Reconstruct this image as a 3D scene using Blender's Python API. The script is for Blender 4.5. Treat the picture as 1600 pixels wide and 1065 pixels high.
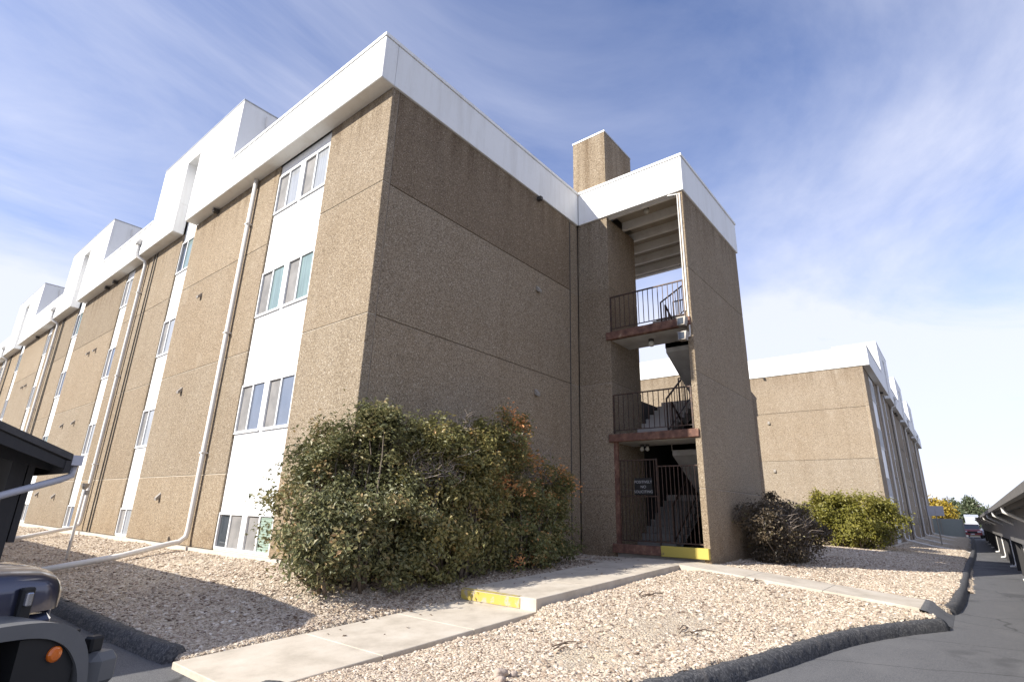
import bpy, math, random
import numpy as np
from mathutils import Vector, Matrix
random.seed(7); rng = np.random.default_rng(7)
for o in list(bpy.data.objects): bpy.data.objects.remove(o, do_unlink=True)
scene = bpy.context.scene
COL = scene.collection

# ------------------------------------------------------------------ camera
YAW, PITCH, ROLL = math.radians(39.272), math.radians(17.588), math.radians(1.542)
CAM = Vector((-5.411, -7.806, 0.905))
fwd = Vector((math.cos(YAW)*math.cos(PITCH), math.sin(YAW)*math.cos(PITCH), math.sin(PITCH)))
rgt = Vector((math.sin(YAW), -math.cos(YAW), 0)); upv = rgt.cross(fwd)
r2 = rgt*math.cos(ROLL)+upv*math.sin(ROLL); u2 = -rgt*math.sin(ROLL)+upv*math.cos(ROLL)
cd = bpy.data.cameras.new('camera'); cam = bpy.data.objects.new('camera', cd); COL.objects.link(cam)
cd.sensor_width = 36; cd.lens = 841.22/1600*36; cd.clip_start = 0.05; cd.clip_end = 3000
m = Matrix((r2, u2, -fwd)).transposed().to_4x4(); m.translation = CAM
cam.matrix_world = m
scene.camera = cam

# ------------------------------------------------------------------ sky, sun, exposure
SUN = Vector((-1.43, 0.61, 1.0)).normalized()          # towards the sun
world = bpy.data.worlds.new('World'); scene.world = world; world.use_nodes = True
nt = world.node_tree; nt.nodes.clear()
def wn(t): return nt.nodes.new(t)
sky = wn('ShaderNodeTexSky'); sky.sky_type = 'NISHITA'; sky.sun_disc = False
sky.sun_elevation = math.asin(SUN.z); sky.sun_rotation = math.atan2(SUN.x, SUN.y)
sky.altitude = 1600; sky.air_density = 1.05; sky.dust_density = 0.5; sky.ozone_density = 1.6
tc = wn('ShaderNodeTexCoord'); sep = wn('ShaderNodeSeparateXYZ'); nt.links.new(tc.outputs['Generated'], sep.inputs[0])
mx = wn('ShaderNodeMath'); mx.operation = 'MAXIMUM'; nt.links.new(sep.outputs['Z'], mx.inputs[0]); mx.inputs[1].default_value = 0.0
ad = wn('ShaderNodeMath'); ad.operation = 'ADD'; nt.links.new(mx.outputs[0], ad.inputs[0]); ad.inputs[1].default_value = 0.12
cx = wn('ShaderNodeMath'); cx.operation = 'DIVIDE'; nt.links.new(sep.outputs['X'], cx.inputs[0]); nt.links.new(ad.outputs[0], cx.inputs[1])
cy = wn('ShaderNodeMath'); cy.operation = 'DIVIDE'; nt.links.new(sep.outputs['Y'], cy.inputs[0]); nt.links.new(ad.outputs[0], cy.inputs[1])
cmb = wn('ShaderNodeCombineXYZ'); nt.links.new(cx.outputs[0], cmb.inputs[0]); nt.links.new(cy.outputs[0], cmb.inputs[1])
mp = wn('ShaderNodeMapping'); mp.inputs['Rotation'].default_value = (0, 0, math.radians(-28)); mp.inputs['Scale'].default_value = (0.62, 1.0, 1)
nt.links.new(cmb.outputs[0], mp.inputs[0])
n1 = wn('ShaderNodeTexNoise'); n1.inputs['Scale'].default_value = 1.05; n1.inputs['Detail'].default_value = 11; n1.inputs['Roughness'].default_value = 0.60; n1.inputs['Distortion'].default_value = 0.55
nt.links.new(mp.outputs[0], n1.inputs['Vector'])
n2 = wn('ShaderNodeTexNoise'); n2.inputs['Scale'].default_value = 0.55; n2.inputs['Detail'].default_value = 4; nt.links.new(cmb.outputs[0], n2.inputs['Vector'])
r1 = wn('ShaderNodeMapRange'); r1.inputs[1].default_value = 0.33; r1.inputs[2].default_value = 0.70; nt.links.new(n1.outputs['Fac'], r1.inputs[0])
rr = wn('ShaderNodeMapRange'); rr.inputs[1].default_value = 0.18; rr.inputs[2].default_value = 0.56; nt.links.new(n2.outputs['Fac'], rr.inputs[0])
cm = wn('ShaderNodeMath'); cm.operation = 'MULTIPLY'; nt.links.new(r1.outputs[0], cm.inputs[0]); nt.links.new(rr.outputs[0], cm.inputs[1])
# thicker veil towards the horizon
hz = wn('ShaderNodeMapRange'); hz.inputs[1].default_value = 0.02; hz.inputs[2].default_value = 0.56; hz.inputs[3].default_value = 0.86; hz.inputs[4].default_value = 0.0
nt.links.new(sep.outputs['Z'], hz.inputs[0])
mxx = wn('ShaderNodeMath'); mxx.operation = 'ADD'; mxx.use_clamp = True; nt.links.new(cm.outputs[0], mxx.inputs[0]); nt.links.new(hz.outputs[0], mxx.inputs[1])
fa = wn('ShaderNodeMath'); fa.operation = 'MULTIPLY'; fa.inputs[1].default_value = 0.88; nt.links.new(mxx.outputs[0], fa.inputs[0])
mixc = wn('ShaderNodeMixRGB'); nt.links.new(fa.outputs[0], mixc.inputs[0]); tint = wn('ShaderNodeMixRGB'); tint.blend_type = 'MULTIPLY'; tint.inputs[0].default_value = 1; tint.inputs[2].default_value = (1.08, 1.08, 1.32, 1); nt.links.new(sky.outputs[0], tint.inputs[1]); nt.links.new(tint.outputs[0], mixc.inputs[1])
mixc.inputs[2].default_value = (5.3, 5.45, 6.3, 1)
bg = wn('ShaderNodeBackground'); bg.inputs['Strength'].default_value = 0.112
nt.links.new(mixc.outputs[0], bg.inputs['Color'])
wo = wn('ShaderNodeOutputWorld'); nt.links.new(bg.outputs[0], wo.inputs[0])
sl = bpy.data.lights.new('sun', 'SUN'); sl.energy = 5.0; sl.angle = math.radians(0.53); sl.color = (1.0, 0.945, 0.86)
so = bpy.data.objects.new('sun', sl); COL.objects.link(so)
so.rotation_euler = (-SUN).to_track_quat('-Z', 'Y').to_euler(); so.location = (-30, 12, 40)
vs = scene.view_settings; vs.view_transform = 'Standard'; vs.look = 'None'; vs.exposure = 0.70; vs.gamma = 1; vs.use_curve_mapping = False
scene.render.engine = 'CYCLES'
scene.render.resolution_x = 1024; scene.render.resolution_y = 681

# ------------------------------------------------------------------ materials
MATS = {}
class NT:
    def __init__(s, name):
        s.m = bpy.data.materials.new(name); s.m.use_nodes = True; s.t = s.m.node_tree
        s.b = s.t.nodes['Principled BSDF']; s.pos = s.n('ShaderNodeNewGeometry').outputs['Position']; MATS[name] = s.m
    def n(s, t, **k):
        x = s.t.nodes.new(t)
        for a, v in k.items(): setattr(x, a, v)
        return x
    def l(s, a, b): s.t.links.new(a, b)
    def noise(s, scale, detail=4, rough=.55, vec=None, dist=0):
        x = s.n('ShaderNodeTexNoise'); x.inputs['Scale'].default_value = scale; x.inputs['Detail'].default_value = detail
        x.inputs['Roughness'].default_value = rough; x.inputs['Distortion'].default_value = dist
        s.l(vec or s.pos, x.inputs['Vector']); return x.outputs['Fac']
    def vor(s, scale, out='Color', vec=None, feature='F1'):
        x = s.n('ShaderNodeTexVoronoi'); x.feature = feature; x.inputs['Scale'].default_value = scale; s.l(vec or s.pos, x.inputs['Vector']); return x.outputs[out]
    def ramp(s, fac, stops):
        x = s.n('ShaderNodeValToRGB'); e = x.color_ramp.elements
        while len(e) < len(stops): e.new(.5)
        for i, (p, c) in enumerate(stops): e[i].position = p; e[i].color = (*c, 1)
        s.l(fac, x.inputs[0]); return x.outputs[0]
    def mix(s, fac, a, b, mode='MIX'):
        x = s.n('ShaderNodeMixRGB'); x.blend_type = mode
        for i, v in ((0, fac), (1, a), (2, b)):
            if isinstance(v, (int, float)): x.inputs[i].default_value = v
            elif isinstance(v, tuple): x.inputs[i].default_value = (*v, 1)
            else: s.l(v, x.inputs[i])
        return x.outputs[0]
    def rng(s, fac, a, b, c=0, d=1):
        x = s.n('ShaderNodeMapRange'); s.l(fac, x.inputs[0])
        for i, v in enumerate((a, b, c, d)): x.inputs[i+1].default_value = v
        return x.outputs[0]
    def scaled(s, sx, sy, sz):
        x = s.n('ShaderNodeMapping'); x.inputs['Scale'].default_value = (sx, sy, sz); s.l(s.pos, x.inputs[0]); return x.outputs[0]
    def bump(s, h, strength=.5, dist=.01):
        x = s.n('ShaderNodeBump'); x.inputs['Strength'].default_value = strength; x.inputs['Distance'].default_value = dist
        s.l(h, x.inputs['Height']); s.l(x.outputs[0], s.b.inputs['Normal'])
    def col(s, c):
        if isinstance(c, tuple): s.b.inputs['Base Color'].default_value = (*c, 1)
        else: s.l(c, s.b.inputs['Base Color'])
    def set(s, rough=.6, metal=0, spec=None):
        s.b.inputs['Roughness'].default_value = rough; s.b.inputs['Metallic'].default_value = metal
        if spec is not None: s.b.inputs['Specular IOR Level'].default_value = spec
        return s.m

def mat_aggregate(name, stops, tint, gain=None):
    a = NT(name)
    peb = a.vor(66); bw = a.n('ShaderNodeRGBToBW'); a.l(peb, bw.inputs[0])
    c = a.ramp(bw.outputs[0], stops)
    big = a.noise(.55, 5, .6); c = a.mix(a.rng(big, .3, .7, 0, .45), c, a.mix(1.0, c, tint, 'MULTIPLY'))
    streak = a.noise(1.0, 5, .6, a.scaled(2.2, 2.2, .22)); c = a.mix(a.rng(streak, .5, .75, 0, .30), c, a.mix(1.0, c, (.66, .62, .56), 'MULTIPLY'))
    oi = a.n('ShaderNodeObjectInfo'); c = a.mix(1.0, c, a.ramp(oi.outputs['Random'], [(0, (.84, .83, .82)), (.35, (1.02, .99, .96)), (.65, (.95, .96, .98)), (1, (1.10, 1.07, 1.03))]), 'MULTIPLY')
    sepz = a.n('ShaderNodeSeparateXYZ'); a.l(a.pos, sepz.inputs[0]); grime = a.mix(1.0, a.rng(sepz.outputs['Z'], -.3, .8, 1, 0), a.rng(a.noise(2.4, 5, .65), .35, .65), 'MULTIPLY'); c = a.mix(grime, c, a.mix(1.0, c, (.70, .64, .58), 'MULTIPLY'))
    pale = a.noise(.9, 6, .65, a.scaled(1, 1, .7)); c = a.mix(a.rng(pale, .60, .78, 0, .35), c, (.50, .43, .33))
    drip = a.mix(1.0, a.rng(sepz.outputs['Z'], 8.0, 9.25, 0, 1), a.rng(a.noise(1, 5, .6, a.scaled(3.5, 3.5, .12)), .42, .66), 'MULTIPLY'); c = a.mix(drip, c, a.mix(1.0, c, (.62, .57, .52), 'MULTIPLY'))
    c = a.mix(1.0, c, (.91, .93, .97), 'MULTIPLY')
    if gain: c = a.mix(1.0, c, gain, 'MULTIPLY')  # overall colour multiplier
    a.col(c); d = a.vor(66, 'Distance'); a.bump(a.rng(d, 0, .7, 1, 0), .7, .012)
    return a.set(.88, 0, .25)
mat_aggregate('aggregate', [(.12, (.165, .125, .085)), (.34, (.285, .222, .148)), (.6, (.37, .292, .195)), (.80, (.43, .35, .245)), (.94, (.64, .56, .44))], (.82, .76, .68))
mat_aggregate('aggregate_pale', [(.12, (.165, .125, .085)), (.34, (.285, .222, .148)), (.6, (.37, .292, .195)), (.80, (.43, .35, .245)), (.94, (.64, .56, .44))], (.82, .76, .68), (1.12, 1.15, 1.22))  # paler copy of the wall aggregate, for the farther block
mat_aggregate('aggregate_dark', [(.12, (.165, .125, .085)), (.34, (.285, .222, .148)), (.6, (.37, .292, .195)), (.80, (.43, .35, .245)), (.94, (.64, .56, .44))], (.82, .76, .68), (.80, .77, .75))  # darker, browner copy for the top panel of the near end wall

a = NT('white_paint'); s1 = a.noise(1.0, 6, .65, a.scaled(3, 3, .35)); g = a.noise(9, 5)
c = a.mix(a.rng(s1, .48, .78, 0, .55), (.80, .80, .78), (.58, .56, .51)); c = a.mix(a.rng(g, .55, .75, 0, .12), c, (.55, .53, .48))
a.col(c); a.bump(a.noise(60, 3), .12, .004); a.set(.55)
a = NT('soffit_paint'); st = a.noise(2.3, 6, .65); a.col(a.mix(a.rng(st, .5, .75, 0, .5), (.76, .74, .69), (.56, .50, .42))); a.bump(a.noise(70, 3), .2, .004); a.set(.7)
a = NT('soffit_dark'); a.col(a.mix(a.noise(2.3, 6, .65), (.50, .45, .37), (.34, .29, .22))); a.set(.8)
a = NT('coping_metal'); a.col(a.mix(a.rng(a.noise(4, 4), .4, .7), (.42, .43, .44), (.32, .33, .34))); a.set(.42, .25)
a = NT('spandrel_white'); st = a.noise(1, 5, .6, a.scaled(4, 4, .5)); a.col(a.mix(a.rng(st, .55, .8, 0, .3), (.82, .82, .81), (.66, .66, .64))); a.set(.45)
a = NT('window_frame'); a.col((.78, .78, .77)); a.set(.4)
def glass(name, colr, rough=.04, spec=.8):
    a = NT(name); w = a.noise(1.3, 3); c = a.mix(a.rng(w, .35, .7, 0, .5), colr, tuple(v*.6 for v in colr))
    if name in ('glass_curtain', 'glass_teal'): c = a.mix(a.rng(a.noise(1, 3, .5, a.scaled(22, 22, .6)), .35, .65, 0, .55), c, tuple(v*.45 for v in colr))
    if name == 'glass_green_blind':
        wv = a.n('ShaderNodeTexWave'); wv.bands_direction = 'Z'; wv.inputs['Scale'].default_value = 7.0; a.l(a.pos, wv.inputs['Vector']); c = a.mix(a.rng(wv.outputs['Fac'], .3, .7, 0, .5), c, (.12, .15, .13))
    a.col(c); a.bump(a.noise(.8, 2), .05, .02); a.set(rough, 0, spec)
glass('glass_dark', (.05, .06, .07)); glass('glass_blue', (.17, .20, .26)); glass('glass_curtain', (.42, .44, .46), .08, .6)
glass('glass_teal', (.25, .34, .33), .08, .6); glass('glass_green_blind', (.36, .46, .38), .1, .5)
a = NT('insect_screen'); a.col(a.mix(a.rng(a.noise(3, 3), .35, .65), (.17, .165, .16), (.25, .24, .23))); a.set(.75)
a = NT('pipe_white'); a.col(a.mix(a.rng(a.noise(1, 5, .6, a.scaled(6, 6, 1)), .5, .75, 0, .5), (.72, .70, .66), (.55, .51, .45))); a.set(.5)
a = NT('cable_dark'); a.col((.05, .045, .04)); a.set(.7)
a = NT('vent_metal'); a.col((.33, .30, .26)); a.set(.55, .2)
a = NT('caulk'); a.col((.36, .31, .25)); a.set(.9)
a = NT('caulk_lit'); a.col((.52, .46, .37)); a.set(.9)  # brighter caulk for the sunny side: lit joint edges put into the colour
a = NT('core_concrete'); a.col((.30, .27, .23)); a.set(.9)
a = NT('foundation'); a.col(a.mix(a.noise(5, 5), (.62, .56, .47), (.44, .39, .32))); a.bump(a.noise(40, 4), .3, .006); a.set(.9)
a = NT('rust_steel'); n = a.noise(7, 6, .65); c = a.ramp(n, [(.3, (.07, .035, .025)), (.48, (.145, .07, .048)), (.6, (.21, .11, .07)), (.72, (.32, .23, .16))]); a.col(c); a.bump(n, .4, .006); a.set(.8)
a = NT('brown_rail'); a.col(a.mix(a.rng(a.noise(14, 4), .4, .65), (.045, .030, .024), (.10, .055, .035))); a.set(.55, .2)
a = NT('stair_concrete'); a.col(a.mix(a.noise(6, 6), (.50, .47, .43), (.33, .30, .27))); a.bump(a.noise(50, 4), .3, .004); a.set(.9)
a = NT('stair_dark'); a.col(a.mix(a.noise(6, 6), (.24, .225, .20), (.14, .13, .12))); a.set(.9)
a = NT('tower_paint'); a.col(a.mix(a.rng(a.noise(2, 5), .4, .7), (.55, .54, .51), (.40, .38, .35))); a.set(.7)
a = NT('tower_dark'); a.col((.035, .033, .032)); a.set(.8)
a = NT('yellow_paint'); n = a.noise(9, 6, .7); c = a.mix(a.rng(n, .50, .60), (.45, .35, .07), (.40, .35, .27)); a.col(c); a.bump(n, .3, .004); a.set(.6)
a = NT('yellow_board'); n = a.noise(5, 6, .7); c = a.mix(a.rng(n, .60, .68), (.47, .38, .075), (.16, .11, .06)); a.col(c); a.set(.6)
a = NT('sign_black'); a.col((.015, .015, .015)); a.set(.4)
a = NT('sign_text'); a.col((.40, .40, .39)); a.set(.6)
a = NT('bulb_glass'); a.col((.6, .58, .5)); a.set(.15)
a = NT('asphalt'); n = a.noise(.7, 6, .6, a.scaled(1, 1.8, 1)); f = a.noise(140, 3); v = a.vor(190)
bw = a.n('ShaderNodeRGBToBW'); a.l(v, bw.inputs[0])
c = a.ramp(bw.outputs[0], [(.2, (.08, .08, .082)), (.6, (.125, .125, .127)), (.95, (.21, .207, .205))])
c = a.mix(a.rng(n, .5, .72, 0, .55), c, (.165, .163, .162)); d = a.noise(2.6, 7, .7, a.scaled(.5, 2.2, 1)); c = a.mix(a.rng(d, .64, .76, 0, .55), c, (.25, .243, .235))
warp = a.n('ShaderNodeMixRGB'); warp.blend_type = 'ADD'; warp.inputs[0].default_value = .35; a.l(a.pos, warp.inputs[1]); nzc = a.n('ShaderNodeTexNoise'); nzc.inputs['Scale'].default_value = 1.4; nzc.inputs['Detail'].default_value = 5; a.l(a.pos, nzc.inputs['Vector']); a.l(nzc.outputs['Color'], warp.inputs[2])
ck = a.n('ShaderNodeTexVoronoi'); ck.feature = 'DISTANCE_TO_EDGE'; ck.inputs['Scale'].default_value = .33; a.l(warp.outputs[0], ck.inputs['Vector'])
c = a.mix(a.rng(ck.outputs['Distance'], .0, .006, .8, 0), c, (.03, .03, .03))
c = a.mix(a.rng(a.noise(.9, 3, .5), .63, .70, 0, .55), c, (.05, .05, .052))
a.col(c); a.bump(bw.outputs[0], .4, .006); a.set(.82, 0, .35)
a = NT('kerb_asphalt'); v = a.vor(60); bw = a.n('ShaderNodeRGBToBW'); a.l(v, bw.inputs[0])
c = a.ramp(bw.outputs[0], [(.15, (.035, .035, .037)), (.6, (.07, .07, .073)), (.95, (.15, .145, .14))]); c = a.mix(a.rng(a.noise(4, 5), .58, .75, 0, .5), c, (.22, .19, .16))
a.col(c); a.bump(a.noise(45, 5, .7), .7, .015); a.set(.85)
a = NT('concrete'); n = a.noise(2.2, 7, .65); c = a.ramp(n, [(.3, (.39, .34, .27)), (.5, (.505, .445, .36)), (.7, (.57, .515, .43))]); sp = a.noise(120, 2)
c = a.mix(a.rng(sp, .62, .7, 0, .5), c, (.30, .26, .21)); c = a.mix(a.rng(a.noise(.8, 6, .7), .56, .7, 0, .4), c, (.31, .27, .215))
a.col(c); a.bump(a.noise(90, 4, .6), .35, .004); a.set(.9)
a = NT('gravel_soil'); v = a.vor(40); bw = a.n('ShaderNodeRGBToBW'); a.l(v, bw.inputs[0])
c = a.ramp(bw.outputs[0], [(.1, (.28, .215, .15)), (.5, (.48, .395, .29)), (.9, (.64, .56, .44))]); c = a.mix(a.rng(a.noise(1.1, 5), .5, .7, 0, .6), c, (.60, .50, .35))
a.col(c); a.bump(a.rng(a.vor(40, 'Distance'), 0, .8, 1, 0), .8, .02); a.set(.95)
a = NT('pebble'); at = a.n('ShaderNodeAttribute', attribute_type='INSTANCER', attribute_name='tone'); f = at.outputs['Fac']
c = a.ramp(f, [(0.0, (0.139, 0.099, 0.075)), (0.12, (0.32, 0.245, 0.184)), (0.4, (0.48, 0.397, 0.304)), (0.7, (0.576, 0.486, 0.384)), (0.94, (0.651, 0.574, 0.469)), (1, (0.79, 0.732, 0.638))])
c = a.mix(.35, c, a.mix(1.0, c, a.ramp(a.noise(60, 4), [(.3, (.6, .58, .56)), (.7, (1.15, 1.12, 1.1))]), 'MULTIPLY')); a.col(c); a.set(.85, 0, .3)
a = NT('stone'); a.col(a.mix(a.noise(8, 6), (.50, .42, .35), (.30, .23, .18))); a.bump(a.noise(25, 5), .8, .02); a.set(.9)
a = NT('twig'); a.col((.12, .085, .06)); a.set(.9)
a = NT('bark'); a.col(a.mix(a.noise(30, 4), (.10, .075, .055), (.22, .18, .14))); a.set(.9)
def leafmat(name, stops, trans=.35):
    a = NT(name); at = a.n('ShaderNodeAttribute', attribute_name='tone'); c = a.ramp(at.outputs['Fac'], stops); a.col(c); a.set(.45, 0, .45)
    tr = a.n('ShaderNodeBsdfTranslucent'); a.l(c, tr.inputs[0]); ms = a.n('ShaderNodeMixShader'); ms.inputs[0].default_value = trans
    a.l(a.b.outputs[0], ms.inputs[1]); a.l(tr.outputs[0], ms.inputs[2]); a.l(ms.outputs[0], a.t.nodes['Material Output'].inputs[0])
leafmat('leaf_dark', [(0, (0.109, 0.113, 0.059)), (0.5, (0.198, 0.202, 0.088)), (0.8, (0.342, 0.283, 0.135)), (1, (0.539, 0.355, 0.18))], .25)
leafmat('leaf_mid', [(0, (0.131, 0.135, 0.058)), (0.5, (0.263, 0.247, 0.092)), (0.8, (0.432, 0.336, 0.131)), (1, (0.68, 0.404, 0.182))], .3)
leafmat('leaf_autumn', [(0, (0.116, 0.129, 0.051)), (0.45, (0.22, 0.222, 0.082)), (0.7, (0.388, 0.289, 0.118)), (0.86, (0.775, 0.377, 0.14)), (1, (1.086, 0.509, 0.212))], .3)
leafmat('leaf_red', [(0, (0.063, 0.052, 0.034)), (0.5, (0.115, 0.086, 0.055)), (0.8, (0.172, 0.132, 0.069)), (1, (0.218, 0.207, 0.081))], .2)
leafmat('leaf_lime', [(0, (0.119, 0.117, 0.027)), (0.5, (0.248, 0.234, 0.045)), (1, (0.386, 0.334, 0.081))], .35)
leafmat('leaf_dry', [(0, (.16, .11, .085)), (.5, (.27, .20, .15)), (1, (.40, .32, .25))], .2)
leafmat('leaf_yellow', [(0, (.22, .16, .02)), (.5, (.40, .28, .03)), (1, (.50, .38, .06))], .3)
leafmat('leaf_far', [(0, (.05, .07, .035)), (.5, (.085, .105, .05)), (1, (.13, .15, .075))], .2)
a = NT('wood_dark'); a.col(a.mix(a.noise(1, 5, .6, a.scaled(20, 20, 1)), (.020, .019, .020), (.040, .037, .036))); a.set(.7)
a = NT('wood_grey'); a.col(a.mix(a.noise(1, 5, .6, a.scaled(9, 9, 1.4)), (.12, .115, .11), (.26, .25, .24))); a.set(.8)
a = NT('shingle'); a.col(a.mix(a.noise(30, 4), (.045, .042, .042), (.10, .095, .09))); a.bump(a.noise(60, 3), .5, .01); a.set(.9)
a = NT('gutter_grey'); a.col(a.mix(a.noise(6, 4), (.40, .41, .46), (.50, .50, .54))); a.set(.45)
a = NT('car_blue'); a.col((.045, .05, .085)); a.b.inputs['Coat Weight'].default_value = 1.0; a.b.inputs['Coat Roughness'].default_value = .10; a.set(.30, .55)
a = NT('car_red'); a.col((.22, .03, .035)); a.b.inputs['Coat Weight'].default_value = .6; a.set(.3, .2)
a = NT('car_silver'); a.col((.42, .43, .46)); a.b.inputs['Coat Weight'].default_value = .5; a.set(.3, .5)
a = NT('car_plastic'); a.col(a.mix(a.noise(6, 4), (.10, .10, .10), (.17, .17, .165))); a.bump(a.noise(180, 2), .2, .003); a.set(.5)
a = NT('car_black'); a.col((.012, .012, .012)); a.set(.6)
a = NT('tyre'); a.col((.02, .02, .02)); a.set(.85)
a = NT('rim_metal'); a.col((.4, .4, .42)); a.set(.35, .8)
a = NT('amber_lens'); a.col((.75, .16, .01)); a.b.inputs['Coat Weight'].default_value = .8; a.set(.2)
a = NT('lamp_lens'); a.col((.7, .7, .72)); a.set(.12)
a = NT('chrome'); a.col((.6, .6, .62)); a.set(.2, .9)
a = NT('fence_green'); a.col(a.mix(a.noise(3, 4), (.25, .28, .25), (.31, .33, .30))); a.set(.7)
a = NT('roof_metal'); a.col((.55, .57, .60)); a.set(.35, .4)

# ------------------------------------------------------------------ mesh helpers
class MB:
    def __init__(s, tf=None, flip=False): s.v = []; s.f = []; s.tf = tf; s.flip = flip
    def add(s, vs, fs):
        k = len(s.v); s.v += [tuple(p) for p in vs]; s.f += [tuple(i+k for i in f) for f in fs]; return s
    def box(s, x0, x1, y0, y1, z0, z1):
        x0, x1 = min(x0, x1), max(x0, x1); y0, y1 = min(y0, y1), max(y0, y1); z0, z1 = min(z0, z1), max(z0, z1)
        return s.add([(x0,y0,z0),(x1,y0,z0),(x1,y1,z0),(x0,y1,z0),(x0,y0,z1),(x1,y0,z1),(x1,y1,z1),(x0,y1,z1)],
                     [(0,3,2,1),(4,5,6,7),(0,1,5,4),(1,2,6,5),(2,3,7,6),(3,0,4,7)])
    def cbox(s, x0, x1, y0, y1, z0, z1, c=.012):
        lo = (x0, y0, z0); hi = (x1, y1, z1); vs = []; idx = {}
        for sx in (0,1):
            for sy in (0,1):
                for sz in (0,1):
                    sg = (sx, sy, sz)
                    for ax in range(3):
                        p = [(hi[i]-c if sg[i] else lo[i]+c) for i in range(3)]; p[ax] = hi[ax] if sg[ax] else lo[ax]
                        idx[(sg, ax)] = len(vs); vs.append(tuple(p))
        fs = []
        for ax in range(3):
            b, d = (ax+1) % 3, (ax+2) % 3
            for sd in (0, 1):
                def k(i, j): q = [0,0,0]; q[ax] = sd; q[b] = i; q[d] = j; return idx[(tuple(q), ax)]
                f = (k(0,0), k(1,0), k(1,1), k(0,1)); fs.append(f if sd else f[::-1])
        for ax in range(3):
            b, d = (ax+1) % 3, (ax+2) % 3
            for i in (0,1):
                for j in (0,1):
                    def k(t, face): q = [0,0,0]; q[ax] = t; q[b] = i; q[d] = j; return idx[(tuple(q), face)]
                    f = (k(0,b), k(1,b), k(1,d), k(0,d)); fs.append(f if i == j else f[::-1])
        for sx in (0,1):
            for sy in (0,1):
                for sz in (0,1):
                    f = tuple(idx[((sx,sy,sz), a)] for a in range(3)); fs.append(f if (sx+sy+sz) % 2 == 1 else f[::-1])
        return s.add(vs, fs)
    def tube(s, pts, r, n=8, caps=True):
        P = [Vector(p) for p in pts]; rs = r if isinstance(r, (list, tuple)) else [r]*len(P); rings = []; k0 = len(s.v); ref = None
        for i, p in enumerate(P):
            d = (P[min(i+1, len(P)-1)]-P[max(i-1, 0)]).normalized()
            if ref is None: ref = Vector((0,0,1)) if abs(d.z) < .9 else Vector((1,0,0))
            a = (ref-d*ref.dot(d)).normalized(); ref = a; b = d.cross(a)
            for j in range(n):
                t = 2*math.pi*j/n; s.v.append(tuple(p+(a*math.cos(t)+b*math.sin(t))*rs[i]))
        for i in range(len(P)-1):
            for j in range(n):
                q = k0+i*n; s.f.append((q+j, q+(j+1)%n, q+n+(j+1)%n, q+n+j))
        if caps:
            s.f.append(tuple(k0+j for j in range(n))[::-1]); s.f.append(tuple(k0+(len(P)-1)*n+j for j in range(n)))
        return s
    def bar(s, p, q, w, h):     # rectangular bar, h along z-ish
        p = Vector(p); q = Vector(q); d = (q-p).normalized(); z = Vector((0,0,1)) if abs(d.z) < .95 else Vector((1,0,0))
        a = d.cross(z).normalized(); b = a.cross(d); vs = []
        for c in (p, q):
            for i, j in ((-1,-1),(1,-1),(1,1),(-1,1)): vs.append(c+a*(w/2*i)+b*(h/2*j))
        return s.add(vs, [(0,1,2,3)[::1],(7,6,5,4),(0,4,5,1),(1,5,6,2),(2,6,7,3),(3,7,4,0)])
    def prism(s, prof, ax, a, b):   # closed polygon in the two other axes, extruded along ax
        n = len(prof); vs = []
        for t in (a, b):
            for p in prof:
                q = list(p); q.insert(ax, t); vs.append(tuple(q))
        fs = [tuple(range(n)), tuple(range(n, 2*n))[::-1]]+[(i, n+i, n+(i+1)%n, (i+1)%n) for i in range(n)]
        return s.add(vs, fs)
    def build(s, name, mat, parent=None, smooth=False, fix=True):
        me = bpy.data.meshes.new(name); V = [s.tf(v) for v in s.v] if s.tf else s.v
        F = [f[::-1] for f in s.f] if s.flip else s.f
        me.from_pydata(V, [], F); me.materials.append(MATS[mat])
        if smooth: me.polygons.foreach_set('use_smooth', [True]*len(me.polygons))
        me.update()
        return link(name, me, parent)
def link(name, me, parent=None):
    o = bpy.data.objects.new(name, me); COL.objects.link(o)
    if parent is not None:
        o.parent = parent; o.matrix_parent_inverse = parent_world(parent).inverted()
    return o
def parent_world(p):
    M = p.matrix_basis.copy()
    if p.parent: M = parent_world(p.parent) @ p.matrix_parent_inverse @ M
    return M
def thing(name, label, cat, loc=(0,0,0), group=None):
    o = bpy.data.objects.new(name, None); COL.objects.link(o); o.location = loc; o.empty_display_size = .2
    return tag(o, label, cat, group)
def tag(o, label, cat, group=None):
    o['label'] = label; o['category'] = cat
    if group: o['group'] = group
    return o
def struct(o): o['kind'] = 'structure'; return o
import bmesh
def fixn(o):
    b = bmesh.new(); b.from_mesh(o.data); bmesh.ops.recalc_face_normals(b, faces=b.faces); b.to_mesh(o.data); b.free(); return o

# ------------------------------------------------------------------ the ground
ZA = -0.62
g = MB(); g.add([(-900,-900,ZA),(1500,-900,ZA),(1500,900,ZA),(-900,900,ZA)], [(0,1,2,3)])
struct(g.build('parking_lot', 'asphalt'))

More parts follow.
